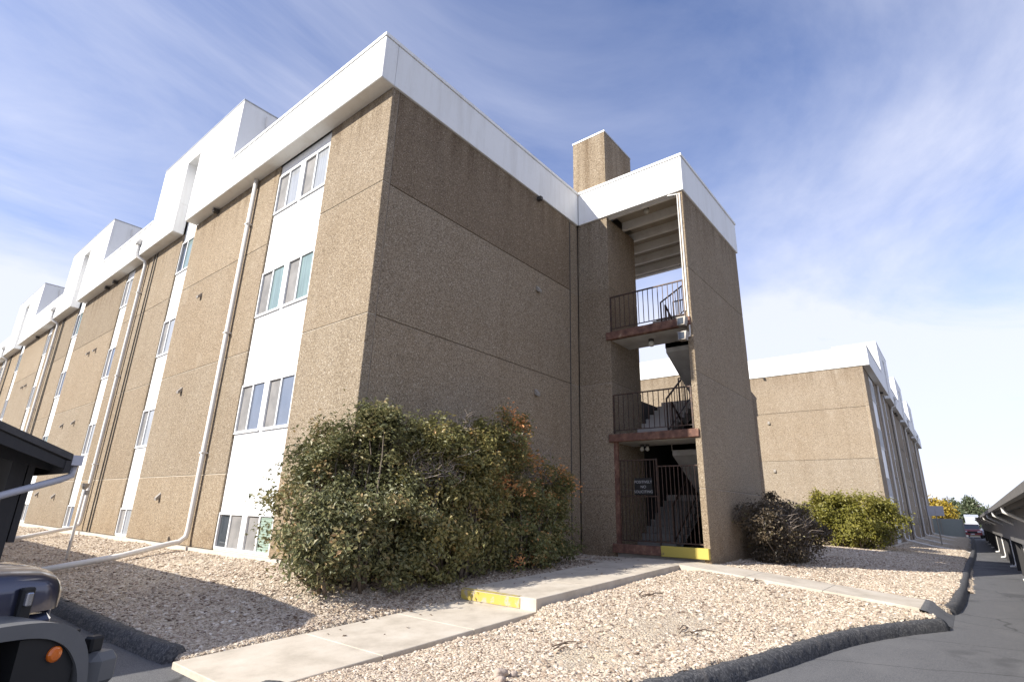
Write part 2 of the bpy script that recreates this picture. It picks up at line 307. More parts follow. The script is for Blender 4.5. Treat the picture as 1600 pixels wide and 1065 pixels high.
KERB_S = [(-2.72,-3.08),(-2.35,-3.9),(-1.6,-4.75),(-.6,-5.35),(1.2,-5.82),(3.2,-6.22),(4.6,-6.68),(5.75,-7.22)]
KERB_W = [(-2.78, 60.0), (-2.78, 8.0), (-2.80, 3.0), (-2.80, 0.5), (-2.78,-.6), (-2.74,-1.35)]
KERB_E = [(7.75,-7.05),(8.0,-7.30),(12,-7.42),(20,-7.5),(38,-7.75),(76,-7.9)]
def smooth_path(pts, n=6):
    P = [Vector((*p, 0)) for p in pts]; out = []
    for i in range(len(P)-1):
        a = P[max(i-1,0)]; b = P[i]; c = P[i+1]; d = P[min(i+2, len(P)-1)]
        for k in range(n):
            t = k/n; out.append(.5*((2*b)+(c-a)*t+(2*a-5*b+4*c-d)*t*t+(3*b-a-3*c+d)*t**3))
    out.append(P[-1]); return [(p.x, p.y) for p in out]
def w1top(x):
    if x < 1.14: return -.555+(x+2.75)/(3.89)*(.17)
    return -.225+min((x-1.14)/(4.96), 1.25)*.185
def w2top(y): return -.04+(-3.0-y)/3.9*-.345
CP = []
for y in (0,.8,1.8,3,5,8,12,18,26,36,48,60): CP += [(0,y,-.05),(-2.7,y,-.50),(-1.35,y,-.26)]
for x in (1,3,5,7): CP += [(x,0,-.08)]
for x in (-2.6,-1.5,-.4,.6,1.0): CP += [(x,-1.55,w1top(x)-.0),(x,-3.03,w1top(x)-.03)]
for x in (1.35,2.2,3.2,4.2,5.2,6.0): CP += [(x,-1.55,w1top(x)-.04),(x,-3.05,w1top(x)-.10)]
CP += [(1.15,-3.05,-.35)]
for y in (-3.5,-4.3,-5.2,-6.0,-6.7): CP += [(6.05,y,w2top(y)-.03),(7.45,y,w2top(y)-.02)]
for p in smooth_path(KERB_S, 3): CP += [(p[0]+.02,p[1]+.12,-.47)]
for x in (7.9,10,13,17,22,28,36,46,60,76): CP += [(x,-7.2,-.48)]
for x in (9,11.5): CP += [(x,-3.3,-.06),(x,0,-.05)]
for x in (29,33,38,45,55,70): CP += [(x,-4.7,-.22),(x,-6,-.36)]
for y in (-3,0,4): CP += [(29,y,-.22),(20,y,-.12),(14,y,-.10)]
CP += [(14,-5,-.25),(20,-5.5,-.32),(11,-5,-.22),(2.2,-4.6,-.36),(4.2,-5,-.33),(0,-4.2,-.46)]
CP = np.array(CP)
# thin linear RBF through the control levels
Dm = np.hypot(CP[:,None,0]-CP[None,:,0], CP[:,None,1]-CP[None,:,1])
Wt = np.linalg.solve(Dm+np.eye(len(CP))*1e-3, CP[:,2])
def gz(x, y):
    x = np.asarray(x, float); y = np.asarray(y, float)
    return (np.hypot(x[...,None]-CP[:,0], y[...,None]-CP[:,1]) @ Wt)
def poly_in(x, y, poly):
    ins = np.zeros(x.shape, bool); n = len(poly); j = n-1
    for i in range(n):
        xi, yi = poly[i]; xj, yj = poly[j]
        c = ((yi > y) != (yj > y)) & (x < (xj-xi)*(y-yi)/((yj-yi) if yj != yi else 1e-9)+xi); ins ^= c; j = i
    return ins
ks = smooth_path(KERB_S); ke = smooth_path(KERB_E)
POLY = [(-2.78, 62), (-2.78, -1.5), (-2.72,-3.08)]+ks+[(7.5,-7.3)]+ke+[(76, 62)]
def on_walk(x, y):
    return ((y > -3.02) & (y < -1.56) & (x < 7.2)) | ((x > 6.08) & (x < 7.42) & (y < -2.9))
def patch(x0, x1, y0, y1, st):
    xs = np.arange(x0, x1+1e-6, st); ys = np.arange(y0, y1+1e-6, st); X, Y = np.meshgrid(xs, ys)
    Z = gz(X, Y)+.012*np.sin(X*3.1+Y*1.7)*np.sin(Y*2.3-X*.9)+rng.normal(0, .004, X.shape)
    ins = poly_in(X, Y, POLY); wk = on_walk(X, Y)
    Z = np.where(ins, Z, -.80); Z = np.where(wk & ins, Z-.13, Z)
    nx, ny = len(xs), len(ys); V = np.stack([X, Y, Z], -1).reshape(-1, 3)
    I = np.arange(nx*ny).reshape(ny, nx); a_ = I[:-1,:-1].ravel(); b_ = I[:-1,1:].ravel(); c_ = I[1:,1:].ravel(); d_ = I[1:,:-1].ravel()
    F = np.stack([a_, b_, c_, d_], 1); keep = ins.reshape(-1)[F].any(1); F = F[keep]
    dist = np.hypot(V[:,0]-CAM.x, V[:,1]-CAM.y)
    den = np.clip(8000*(4.2/np.maximum(dist, 4.2))**1.6, 80, 8000)
    den = np.where(dist > 45, 0, den)
    den = np.where((wk | ~ins).reshape(-1), 0, den)
    bld = ((V[:,0] > .02) & (V[:,1] > .02) & (V[:,0] < 9)) | ((V[:,0] > 7.2) & (V[:,0] < 11.7) & (V[:,1] > -3.3)) | ((V[:,0] > 29) & (V[:,1] > -4.7))
    # bare sandy patches in the island
    bare = np.exp(-(((V[:,0]-1.8)/1.7)**2+((V[:,1]+4.7)/.65)**2))+.8*np.exp(-(((V[:,0]+.3)/.7)**2+((V[:,1]+4.5)/.45)**2))
    den = np.where(bld, 0, den)*(1-.96*np.clip(1.5*bare-.25+.25*np.sin(V[:,0]*7)*np.sin(V[:,1]*9), 0, 1))*(.62+.38*np.sin(V[:,0]*1.9+1.3*np.sin(V[:,1]*1.6))*np.sin(V[:,1]*2.2+V[:,0]*.7))
    return V, F, den
PA = patch(-2.95, 12.05, -7.75, 9.05, .12); PB = patch(11.9, 76.4, -8.4, 6, .5); PC = patch(-3.2, .8, 8.95, 60, .5)
Vv = []; Ff = []; De = []; k = 0
for V, F, d in (PA, PB, PC): Vv.append(V); Ff.append(F+k); De.append(d); k += len(V)
V = np.concatenate(Vv); F = np.concatenate(Ff); De = np.concatenate(De)
me = bpy.data.meshes.new('gravel_bed'); me.from_pydata(V.tolist(), [], F.tolist()); me.materials.append(MATS['gravel_soil']); me.materials.append(MATS['pebble'])
at = me.attributes.new('dens', 'FLOAT', 'POINT'); at.data.foreach_set('value', De.astype(np.float32))
me.polygons.foreach_set('use_smooth', [True]*len(me.polygons)); me.update()
gravel = link('gravel_bed', me); gravel['kind'] = 'stuff'; gravel['label'] = 'loose tan and pinkish gravel covering the beds around the building'; gravel['category'] = 'gravel'
# pebbles by geometry nodes
ng = bpy.data.node_groups.new('pebbles', 'GeometryNodeTree')
ng.interface.new_socket('Geometry', in_out='INPUT', socket_type='NodeSocketGeometry'); ng.interface.new_socket('Geometry', in_out='OUTPUT', socket_type='NodeSocketGeometry')
N = ng.nodes.new; L = ng.links.new
gi = N('NodeGroupInput'); go = N('NodeGroupOutput'); dp = N('GeometryNodeDistributePointsOnFaces'); na = N('GeometryNodeInputNamedAttribute'); na.data_type = 'FLOAT'; na.inputs['Name'].default_value = 'dens'
L(gi.outputs[0], dp.inputs['Mesh']); L(na.outputs[0], dp.inputs['Density']); dp.inputs['Seed'].default_value = 3
g2i = N('GeometryNodeGeometryToInstance')
for k in range(6):
    ic = N('GeometryNodeMeshIcoSphere'); ic.inputs['Radius'].default_value = 1.0; ic.inputs['Subdivisions'].default_value = 2
    sp = N('GeometryNodeSetPosition'); L(ic.outputs[0], sp.inputs['Geometry'])
    nz = N('ShaderNodeTexNoise'); nz.noise_dimensions = '4D'; nz.inputs['Scale'].default_value = .75; nz.inputs['Detail'].default_value = 1.5; nz.inputs['W'].default_value = 7.3*k+1
    sb = N('ShaderNodeVectorMath'); sb.operation = 'SUBTRACT'; L(nz.outputs['Color'], sb.inputs[0]); sb.inputs[1].default_value = (.5, .5, .5)
    sc = N('ShaderNodeVectorMath'); sc.operation = 'SCALE'; L(sb.outputs[0], sc.inputs[0]); sc.inputs['Scale'].default_value = 2.3; L(sc.outputs[0], sp.inputs['Offset'])
    sm = N('GeometryNodeSetMaterial'); sm.inputs['Material'].default_value = MATS['pebble']; L(sp.outputs[0], sm.inputs['Geometry'])
    L(sm.outputs[0], g2i.inputs[0])
ip = N('GeometryNodeInstanceOnPoints'); L(dp.outputs['Points'], ip.inputs['Points']); L(g2i.outputs[0], ip.inputs['Instance']); ip.inputs['Pick Instance'].default_value = True
ri = N('FunctionNodeRandomValue'); ri.data_type = 'INT'; [i for i in ri.inputs if i.name == 'Max' and i.type == 'INT'][0].default_value = 5; [i for i in ri.inputs if i.name == 'Min' and i.type == 'INT'][0].default_value = 0
ri.inputs['Seed'].default_value = 5; L([o for o in ri.outputs if o.type == 'INT'][0], ip.inputs['Instance Index'])
rv = N('FunctionNodeRandomValue'); rv.data_type = 'FLOAT_VECTOR'; rv.inputs['Seed'].default_value = 9
vi = [i for i in rv.inputs if i.type == 'VECTOR']; vi[0].default_value = (-.5, -.5, 0); vi[1].default_value = (.5, .5, 6.283)
vo = [o for o in rv.outputs if o.type == 'VECTOR'][0]
try: L(vo, ip.inputs['Rotation'])
except Exception: pass
# size grows with the spacing between stones
rf = N('FunctionNodeRandomValue'); rf.data_type = 'FLOAT'; rf.inputs['Seed'].default_value = 11
fi = [i for i in rf.inputs if i.type == 'VALUE']; fi[0].default_value = 0.0; fi[1].default_value = 1.0
fo = [o for o in rf.outputs if o.type == 'VALUE'][0]
pw = N('ShaderNodeMath'); pw.operation = 'POWER'; L(fo, pw.inputs[0]); pw.inputs[1].default_value = 3.0
mr = N('ShaderNodeMapRange'); L(pw.outputs[0], mr.inputs[0]); mr.inputs[3].default_value = .0042; mr.inputs[4].default_value = .0165
na2 = N('GeometryNodeInputNamedAttribute'); na2.data_type = 'FLOAT'; na2.inputs['Name'].default_value = 'dens'
m2 = N('ShaderNodeMapRange'); L(na2.outputs[0], m2.inputs[0]); m2.inputs[1].default_value = 80; m2.inputs[2].default_value = 3200; m2.inputs[3].default_value = 1.9; m2.inputs[4].default_value = 1.0
mm = N('ShaderNodeMath'); mm.operation = 'MULTIPLY'; L(mr.outputs[0], mm.inputs[0]); L(m2.outputs[0], mm.inputs[1])
cs = N('ShaderNodeCombineXYZ'); mz = N('ShaderNodeMath'); mz.operation = 'MULTIPLY'; L(mm.outputs[0], mz.inputs[0]); mz.inputs[1].default_value = .5
mxx_ = N('ShaderNodeMath'); mxx_.operation = 'MULTIPLY'; L(mm.outputs[0], mxx_.inputs[0]); mxx_.inputs[1].default_value = 1.25
L(mxx_.outputs[0], cs.inputs[0]); L(mm.outputs[0], cs.inputs[1]); L(mz.outputs[0], cs.inputs[2]); L(cs.outputs[0], ip.inputs['Scale'])
sa = N('GeometryNodeStoreNamedAttribute'); sa.data_type = 'FLOAT'; sa.domain = 'INSTANCE'; sa.inputs['Name'].default_value = 'tone'
rt = N('FunctionNodeRandomValue'); rt.data_type = 'FLOAT'; rt.inputs['Seed'].default_value = 21
L(ip.outputs[0], sa.inputs['Geometry']); L([o for o in rt.outputs if o.type == 'VALUE'][0], [i for i in sa.inputs if i.name == 'Value' and i.type == 'VALUE'][0])
jg = N('GeometryNodeJoinGeometry'); L(sa.outputs[0], jg.inputs[0]); L(gi.outputs[0], jg.inputs[0]); L(jg.outputs[0], go.inputs[0])
md = gravel.modifiers.new('pebbles', 'NODES'); md.node_group = ng

# kerbs: rolled asphalt kerb with rough profile
def kerb(name, path, top, n=6, ws=1.0):
    P = smooth_path(path, n); b = MB(); prof = [(-.155,ZA-.05),(-.135,ZA+.04),(-.10,top-.035),(-.05,top-.003),(.02,top),(.085,top-.012),(.13,top-.06),(.14,ZA-.05)]
    rows = []
    dense = []
    for i in range(len(P)-1):
        a_ = Vector((*P[i],0)); c_ = Vector((*P[i+1],0)); near = min((a_-Vector((CAM.x,CAM.y,0))).length, 40)
        kk = max(1, int((c_-a_).length/(.06 if near < 14 else .6)))
        for j in range(kk): dense.append(a_.lerp(c_, j/kk))
    dense.append(Vector((*P[-1],0)))
    for i, p in enumerate(dense):
        d = (dense[min(i+1,len(dense)-1)]-dense[max(i-1,0)]).normalized(); nrm = Vector((-d.y, d.x, 0))
        for q in prof:
            j = rng.normal(0, .0045, 2); b.v.append((p.x+nrm.x*(q[0]*ws+j[0]), p.y+nrm.y*(q[0]*ws+j[0]), q[1]+(j[1] if q[1] > ZA else 0)))
    m_ = len(prof)
    for i in range(len(dense)-1):
        for j in range(m_-1): b.f.append((i*m_+j, (i+1)*m_+j, (i+1)*m_+j+1, i*m_+j+1))
    b.f.append(tuple(range(m_))); b.f.append(tuple((len(dense)-1)*m_+j for j in range(m_))[::-1])
    o = b.build(name, 'kerb_asphalt', None, True); fixn(o); return struct(o)
kerb('kerb', KERB_S, -.465, 6, .78); kerb('kerb', KERB_W, -.475, 6, .8); kerb('kerb', KERB_E, -.47, 6, .75)
# asphalt lip where the second path meets the lot
b = MB(); b.add([(6.0,-6.96,-.395),(7.55,-6.96,-.395),(6.0,-7.06,-.42),(7.6,-7.06,-.42),(6.0,-7.2,-.53),(7.65,-7.2,-.53),(5.95,-7.34,ZA+.004),(7.75,-7.34,ZA+.004),(6.0,-6.96,ZA-.1),(7.55,-6.96,ZA-.1)], [(0,2,3,1),(2,4,5,3),(4,6,7,5),(0,1,9,8)]); struct(fixn(b.build('kerb_ramp', 'asphalt', None, True)))

# concrete paths, slab by slab
walk = bpy.data.objects.new('pavement', None); COL.objects.link(walk); walk.location = (2, -2.3, -.4); struct(walk)
def slab(x0, x1, y0, y1, zf, axis, mat='concrete', th=.2):
    b = MB(); g_ = .004
    z = lambda x, y: zf(x if axis == 0 else y)
    c = .006
    P = [(x0+g_,y0),(x1-g_,y0),(x1-g_,y1),(x0+g_,y1)] if axis == 0 else [(x0,y0+g_),(x1,y0+g_),(x1,y1-g_),(x0,y1-g_)]
    cx_, cy_ = (x0+x1)/2, (y0+y1)/2
    lo = [(x, y, z(x,y)-th) for x, y in P]; mid = [(x, y, z(x,y)-c) for x, y in P]
    hi = [(x-math.copysign(c, x-cx_), y-math.copysign(c, y-cy_), z(x,y)) for x, y in P]
    b.add(lo+mid+hi, [(3,2,1,0),(8,9,10,11)]+[(i,(i+1)%4,4+(i+1)%4,4+i) for i in range(4)]+[(4+i,4+(i+1)%4,8+(i+1)%4,8+i) for i in range(4)])
    return b.build('slab', mat, walk)
zl = lambda x: -.555+(x+2.75)/3.89*.17
zu = lambda x: -.225+min((x-1.14)/4.96, 1.0)*.185
for a_, c_ in ((-2.85,-1.45),(-1.45,-.1),(-.1,1.15)): slab(a_, c_, -3.0, -1.58, zl, 0)
for a_, c_ in ((1.14,2.6),(2.6,4.1),(4.1,5.6),(5.6,7.10)): slab(a_, c_, -3.0, -1.58, zu, 0, th=.26)
slab(6.1, 7.40, -4.3, -3.0, w2top, 1); slab(6.1, 7.40, -5.6, -4.3, w2top, 1); slab(6.1, 7.40, -6.98, -5.6, w2top, 1)
slab(5.6, 7.10, -1.58, -.9, lambda x: -.06, 0)
b = MB(); b.box(1.132, 1.139, -2.72, -1.585, -.372, -.24); b.box(1.132, 1.20, -2.70, -1.60, -.2225, -.2185); o = b.build('step_paint', 'yellow_paint', walk); o['label'] = 'worn yellow paint on the step edge'

# ------------------------------------------------------------------ apartment building
H0, H1, J1, J2, J3 = 9.284, 10.332, 7.035, 4.2765, 1.532
XE, LEN, OV = 7.172, 44.6, .34
ROWS = [(.03,.74),(2.39,3.47),(5.11,6.24),(7.85,8.95)]
JO = [0.0, J3, J2, J1, H0]
STRIPS = [(2.2,4.5),(9.65,10.62),(15.0,15.87),(21.3,22.27),(26.65,27.52),(32.95,33.92),(38.3,39.17)]
GAPS = [(9.65,10.65),(21.3,22.3),(32.95,33.95)]
def building(label, loc, tf=None, flip=False, near=True):
    T = thing('apartment_building', label, 'building', loc)
    M = lambda: MB(tf, flip); AG = 'aggregate' if near else 'aggregate_pale'
    M().box(.20, 8.93, .20, LEN-.2, -.5, 10.15).build('core_wall', 'core_concrete', T)
    # aggregate panels of the long side
    edges = [0.0]+[e for s in STRIPS for e in s]+[LEN]
    for i in range(0, len(edges), 2):
        for k in range(4):
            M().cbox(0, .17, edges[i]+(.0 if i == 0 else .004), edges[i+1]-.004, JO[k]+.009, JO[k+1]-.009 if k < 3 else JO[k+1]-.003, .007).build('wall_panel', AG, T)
    for i in range(0, len(edges), 2):
        for z in JO[1:4]: M().box(.014, .16, edges[i]+.012, edges[i+1]-.012, z-.0095, z+.0095).build('caulk_joint', 'caulk_lit', T)
    for z in JO[1:4]: M().box(.19, XE-.01, .028, .16, z-.0095, z+.0095).build('caulk_joint', 'caulk', T)
    # end wall panels
    for k in range(4):
        M().cbox(.185, 6.70, .0, .17, JO[k]+.009-(.35 if k == 0 else 0), JO[k+1]-.009 if k < 3 else JO[k+1]-.003, .007).build('wall_panel', 'aggregate_dark' if k == 3 and near else AG, T)
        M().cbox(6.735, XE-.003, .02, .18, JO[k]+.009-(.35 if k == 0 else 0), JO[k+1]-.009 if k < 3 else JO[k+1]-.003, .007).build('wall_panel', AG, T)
    M().tube([(6.718, .01, H0-.05), (6.718, .01, -.2)], .022, 8).build('conduit', 'cable_dark', T)
    M().box(.172, .184, .012, .1, .02, H0-.02).build('caulk_joint', 'caulk', T)
    M().box(-.07, .12, -.04, LEN, -.45, -.004).build('foundation_ledge', 'foundation', T)
    # window strips
    rs = random.Random(5)
    for si, (a_, c_) in enumerate(STRIPS):
        topz = 11.83 if any(abs(a_-q[0]) < .01 for q in GAPS) else H0-.003
        cuts = [0.0-.0]+[z for r in ROWS for z in r]+[topz]
        zz = [(ROWS[0][1], ROWS[1][0]), (ROWS[1][1], ROWS[2][0]), (ROWS[2][1], ROWS[3][0]), (ROWS[3][1], topz)]
        for (z0, z1) in zz: M().box(.045, .19, a_+.003, c_-.003, z0, z1).build('spandrel_panel', 'spandrel_white', T)
        M().box(.03, .19, a_+.003, c_-.003, -.1, ROWS[0][0]).build('sill_block', 'foundation', T)
        halves = [(a_+.01, (a_+c_)/2-.06), ((a_+c_)/2+.06, c_-.01)] if c_-a_ > 1.5 else [(a_+.01, c_-.01)]
        if len(halves) == 2:
            for (z0, z1) in ROWS: M().box(.03, .19, halves[0][1]+.001, halves[1][0]-.001, z0+.001, z1-.001).build('mullion', 'window_frame', T)
        for ri, (z0, z1) in enumerate(ROWS):
            for hi, (p, q) in enumerate(halves):
                w = M(); f_ = .042; x0, x1 = .018, .12
                w.box(x0, x1, p, q, z0+.002, z0+f_); w.box(x0, x1, p, q, z1-f_, z1-.002)
                w.box(x0, x1, p, p+f_, z0+f_, z1-f_); w.box(x0, x1, q-f_, q, z0+f_, z1-f_)
                mid = (p+q)/2+.02; w.box(x0+.008, x1, mid-.025, mid+.025, z0+f_, z1-f_)
                wo_ = w.build('window', 'window_frame', T)
                if si == 0: near_m, far_m = [('glass_green_blind','insect_screen'),('glass_blue','insect_screen'),('glass_teal','insect_screen'),('glass_curtain','insect_screen')][ri] if hi == 0 else [('insect_screen','glass_dark'),('glass_blue','insect_screen'),('glass_teal','insect_screen'),('glass_curtain','insect_screen')][ri]
                else: near_m, far_m = rs.choice([('glass_curtain','insect_screen'),('glass_blue','insect_screen'),('glass_curtain','insect_screen'),('glass_teal','glass_dark')])
                M().box(.052, .06, p+f_+.001, mid-.026, z0+f_+.001, z1-f_-.001).build('pane', near_m, wo_)
                M().box(.062, .07, mid+.026, q-f_-.001, z0+f_+.001, z1-f_-.001).build('pane', far_m, wo_)
                if ri > 0: M().box(.008, .03, p-.002, q+.002, z0-.018, z0+.0).build('sill', 'window_frame', wo_)
    # white fascia, soffit and coping, section by section
    secs = [(-.05, 9.65), (10.65, 21.3), (22.3, 32.95), (33.95, LEN)]
    boxes = [(6.9+11.65*i, 12.9+11.65*i) for i in range(4)]
    boxes[-1] = (41.85, LEN)
    for i, (a_, c_) in enumerate(secs):
        M().cbox(-OV, -.005, a_, c_, H0, H1, .01).build('fascia', 'white_paint', T)
        M().box(-OV+.015, -.003, a_+.015, c_-.015, H0-.006, H0-.001).build('soffit', 'soffit_paint', T)
        p0 = boxes[i-1][1] if i else a_-.02; p1 = boxes[i][0] if i < 3 else boxes[3][0]
        M().box(-OV-.022, .2, p0, p1, H1+.006, H1+.085).build('coping', 'white_paint', T)
    M().cbox(.0, XE-.055, -.05, .2, H0, H1, .01).build('fascia', 'white_paint', T)
    M().box(-.002+.2, XE-.07, -.072, .2, H1+.006, H1+.085).build('coping', 'white_paint', T)
    M().box(.1, 8.9, .1, LEN, H1-.15, H1-.02).build('roof', 'core_concrete', T)
    for i in range(3):
        p0, p1 = boxes[i]; s0, s1 = GAPS[i]
        w = M(); w.box(-OV, 2.2, p0, s0, H1+.0005, 12.42); w.box(-OV, 2.2, s1, p1, H1+.0005, 12.42); w.box(-OV, 2.2, s0+.0005, s1-.0005, 11.83, 12.42)
        pb = w.build('roof_box', 'white_paint', T)
        M().box(-OV-.015, 2.22, p0-.015, p1+.015, 12.421, 12.46).build('coping', 'coping_metal', pb)
        M().box(.046, .2, s0+.0006, s1-.0006, H1+.0005, 11.829).build('slot_panel', 'spandrel_white', pb)
        M().tube([(.35, p0-.05, 12.25), (.35, p0-.05, 12.05), (.42, p0-.05, 11.75), (.55, p0-.05, 11.7)], .025, 6).build('conduit', 'pipe_white', pb)
    # downspouts and their ground pipes
    for i, y in enumerate((5.62, 13.6, 25.25, 36.9)):
        w = M(); r_ = .055; xd = -.085; end = -2.95; zb = .12
        if i == 0: w.tube([(xd, y, H0-.01), (xd, y, .35), (xd-.02, y, .2), (xd-.14, y, .10), (xd-.35, y, .06), (-1.3, y-.06, -.14), (end, y-.12, -.40)], r_, 10)
        else:
            w.tube([(-OV-.06, y+.16, H0+.42), (-OV-.06, y+.16, H0+.1), (-OV-.05, y+.1, H0-.02), (xd-.04, y+.0, H0-.16), (xd, y, H0-.35), (xd, y, .35), (xd-.02, y, .2), (xd-.14, y, .10), (xd-.35, y, .06), (-1.3, y-.06, -.14), (end, y-.12, -.40)], r_, 10)
            w.box(-OV-.14, -OV-.002, y+.06, y+.28, H0+.42, H0+.62)
        d_ = w.build('downspout', 'pipe_white', T, True)
        for z in (2.0, 4.9, 7.9): M().box(-.15, -.005, y-.068, y+.068, z, z+.03).build('strap', 'pipe_white', d_)
        if i:
            for q in (12.75, 13.0): 
                M().tube([(-.02, y-13.6+q, H0-.04), (-.02, y-13.6+q, .0)], .016, 6).build('cable', 'cable_dark', T)
    vents = [(8.03,6.5),(7.97,3.76),(7.9,1.04),(18.4,6.5),(17.55,6.5),(19.4,3.69),(17.82,3.69),(17.8,1.02),(20.3,1.1),(29.9,6.5),(29.1,6.5),(29.8,3.7),(29.2,1.0)]
    for (y, z) in vents: M().prism([(-.002, z+.09), (-.10, z-.03), (-.09, z-.09), (-.06, z-.09), (-.002, z-.02)], 1, y-.055, y+.055).build('wall_vent', 'vent_metal', T)
    for (y, z) in ((8.05, 9.14), (18.0, 9.14), (17.0, 9.14), (29.5, 9.14)): M().box(-.16, -.003, y-.06, y+.06, z, z+.10).build('wall_vent', 'cable_dark', T)
    for (x, z) in ((5.14,6.5),(5.12,3.73)): M().prism([(-.002, z+.09), (-.10, z-.03), (-.09, z-.09), (-.06, z-.09), (-.002, z-.02)], 0, x-.06, x+.06).build('wall_vent', 'vent_metal', T)
    M().box(5.05, 5.15, -.14, -.003, 9.14, 9.24).build('wall_vent', 'cable_dark', T)
    return T
building('tan pebble-clad apartment block with white fascia, filling the left of the picture', (0, 0, 0))
tf2 = lambda v: (29+v[1], -4.7+v[0], v[2]-.18)
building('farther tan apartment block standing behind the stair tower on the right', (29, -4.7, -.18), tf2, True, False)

# ------------------------------------------------------------------ stair towers
LT, WT = 4.56, 3.297
def tower(label, loc, tf=None, flip=False, full=True):
    T = thing('stair_tower', label, 'tower', loc); M = lambda: MB(tf, flip)
    X1 = XE+LT
    for k in range(4):
        z0 = JO[k]+.008-(.45 if k == 0 else 0); z1 = JO[k+1]-.008 if k < 3 else H0-.003
        M().cbox(XE, 8.93, -1.0, -.003, z0, z1, .007).build('wall_panel', 'aggregate', T)
        M().cbox(XE, X1, -WT, -3.15, z0, z1, .007).build('wall_panel', 'aggregate', T)
    for z in JO[1:4]:
        M().box(XE+.012, 8.9, -.988, -.01, z-.0085, z+.0085).build('caulk_joint', 'caulk', T); M().box(XE+.012, X1-.012, -WT+.012, -3.16, z-.0085, z+.0085).build('caulk_joint', 'caulk', T)
    ch = M(); ch.box(XE, 8.93, -1.0, .14, H1-.1, 12.3); ch_o = ch.build('chimney', 'aggregate', T)
    M().box(XE-.015, 8.945, -1.015, .155, 12.301, 12.35).build('coping', 'coping_metal', ch_o)
    M().box(XE+.1, XE+.5, -.9, -.6, 12.371, 12.42).build('cap', 'cable_dark', ch_o)
    # roof, fascia
    M().cbox(XE-.05, XE+.12, -WT-.05, -.052, H0, H1, .01).build('fascia', 'white_paint', T)
    M().cbox(XE+.122, X1+.05, -WT-.05, -WT+.1, H0+.001, H1, .01).build('fascia', 'white_paint', T)
    M().cbox(X1-.1, X1+.05, -WT+.102, 1.3, H0, H1, .01).build('fascia', 'white_paint', T)
    c_ = M(); c_.box(XE-.075, XE+.14, -WT-.075, -.074, H1+.006, H1+.085); c_.box(XE+.141, X1+.07, -WT-.075, -WT+.12, H1+.006, H1+.085); c_.build('coping', 'white_paint', T)
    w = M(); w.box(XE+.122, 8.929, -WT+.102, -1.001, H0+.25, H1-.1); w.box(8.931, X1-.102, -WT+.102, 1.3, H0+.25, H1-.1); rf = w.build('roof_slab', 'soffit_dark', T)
    for i, x in enumerate((8.15, 8.95, 9.75, 10.55, 11.35)): M().box(x, x+.10, -3.148, -1.002 if x < 8.9 else 1.2, H0-.02, H0+.249).build('roof_beam', 'soffit_paint', rf)
    M().box(XE+.123, XE+.2, -3.148, -1.0, H0-.03, H0+.249).build('roof_beam', 'soffit_paint', rf)
    if not full: return T
    # landings
    def landing(x0, x1, top, th, edge):
        s = M().box(x0+.10 if edge else x0, x1, -3.148, -1.002, top-th, top).build('landing', 'stair_concrete', T)
        M().box(x0+.10 if edge else x0, x1, -3.146, -1.004, top-th-.012, top-th-.001).build('soffit', 'tower_paint', s)
        if edge: M().cbox(x0-.06, x0+.098, -3.26, -.89, top-th-.01, top+.005, .012).build('edge_beam', 'rust_steel', s)
        return s
    landing(XE, 8.3, 2.88, .18, True); landing(XE, 8.3, 5.67, .20, True)
    for z in (1.5, 4.25, 7.0): landing(10.3, X1, z, .18, False)
    M().box(XE+.05, X1, -3.148, -.9, -.25, .12).build('floor_slab', 'stair_concrete', T)
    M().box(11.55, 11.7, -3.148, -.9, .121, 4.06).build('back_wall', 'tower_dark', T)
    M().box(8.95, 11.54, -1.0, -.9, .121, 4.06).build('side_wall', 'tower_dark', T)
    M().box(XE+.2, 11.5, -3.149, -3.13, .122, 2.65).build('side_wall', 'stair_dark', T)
    # sill board: rusty half and yellow half
    M().cbox(XE-.09, XE+.03, -2.18, -.93, .03, .235, .008).build('sill_board', 'rust_steel', T)
    o = M().cbox(XE-.095, XE+.03, -3.285, -2.182, .02, .25, .008).build('sill_board', 'yellow_board', T); o['label'] = 'yellow half of the sill board'
    M().box(XE+.0, XE+.10, -1.10, -1.003, .2, 2.69).build('door_post', 'rust_steel', T)
    # flights
    def flight(z0, z1, ya, yb, up, sm='stair_concrete'):
        n = 8; r_ = (z1-z0)/n; tr = 2.0/(n-1); p = M()
        if up: pts = [(8.3, z0-.19), (8.3, z0), (10.3, z1-r_), (10.3, z1-r_-.30)]
        else: pts = [(8.3, z1-r_-.30), (8.3, z1-r_), (10.3, z0), (10.3, z0-.19)]
        prof = [(x, z) for x, z in pts]; b_ = M(); n_ = 4
        vs = [(x, ya, z) for x, z in prof]+[(x, yb, z) for x, z in prof]
        b_.add(vs, [(0,1,2,3),(7,6,5,4)]+[(i, 4+i, 4+(i+1)%4, (i+1)%4) for i in range(4)])
        f_ = b_.build('stair_flight', 'tower_paint', T); fixn(f_)
        for i in range(n-1):
            zz = z0+r_*(i+1); xx = 8.3+tr*i if up else 10.3-tr*(i+1)
            M().cbox(xx-.015 if up else xx, xx+tr if up else xx+tr+.015, ya-.02, yb+.02, zz-r_, zz, .006).build('step', sm, f_)
        return f_
    YA, YB = (-2.03, -1.02), (-3.13, -2.10)
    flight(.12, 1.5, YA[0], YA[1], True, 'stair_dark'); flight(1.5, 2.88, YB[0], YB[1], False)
    flight(2.88, 4.25, YA[0], YA[1], True); flight(4.25, 5.67, YB[0], YB[1], False)
    flight(5.67, 7.0, YA[0], YA[1], True)
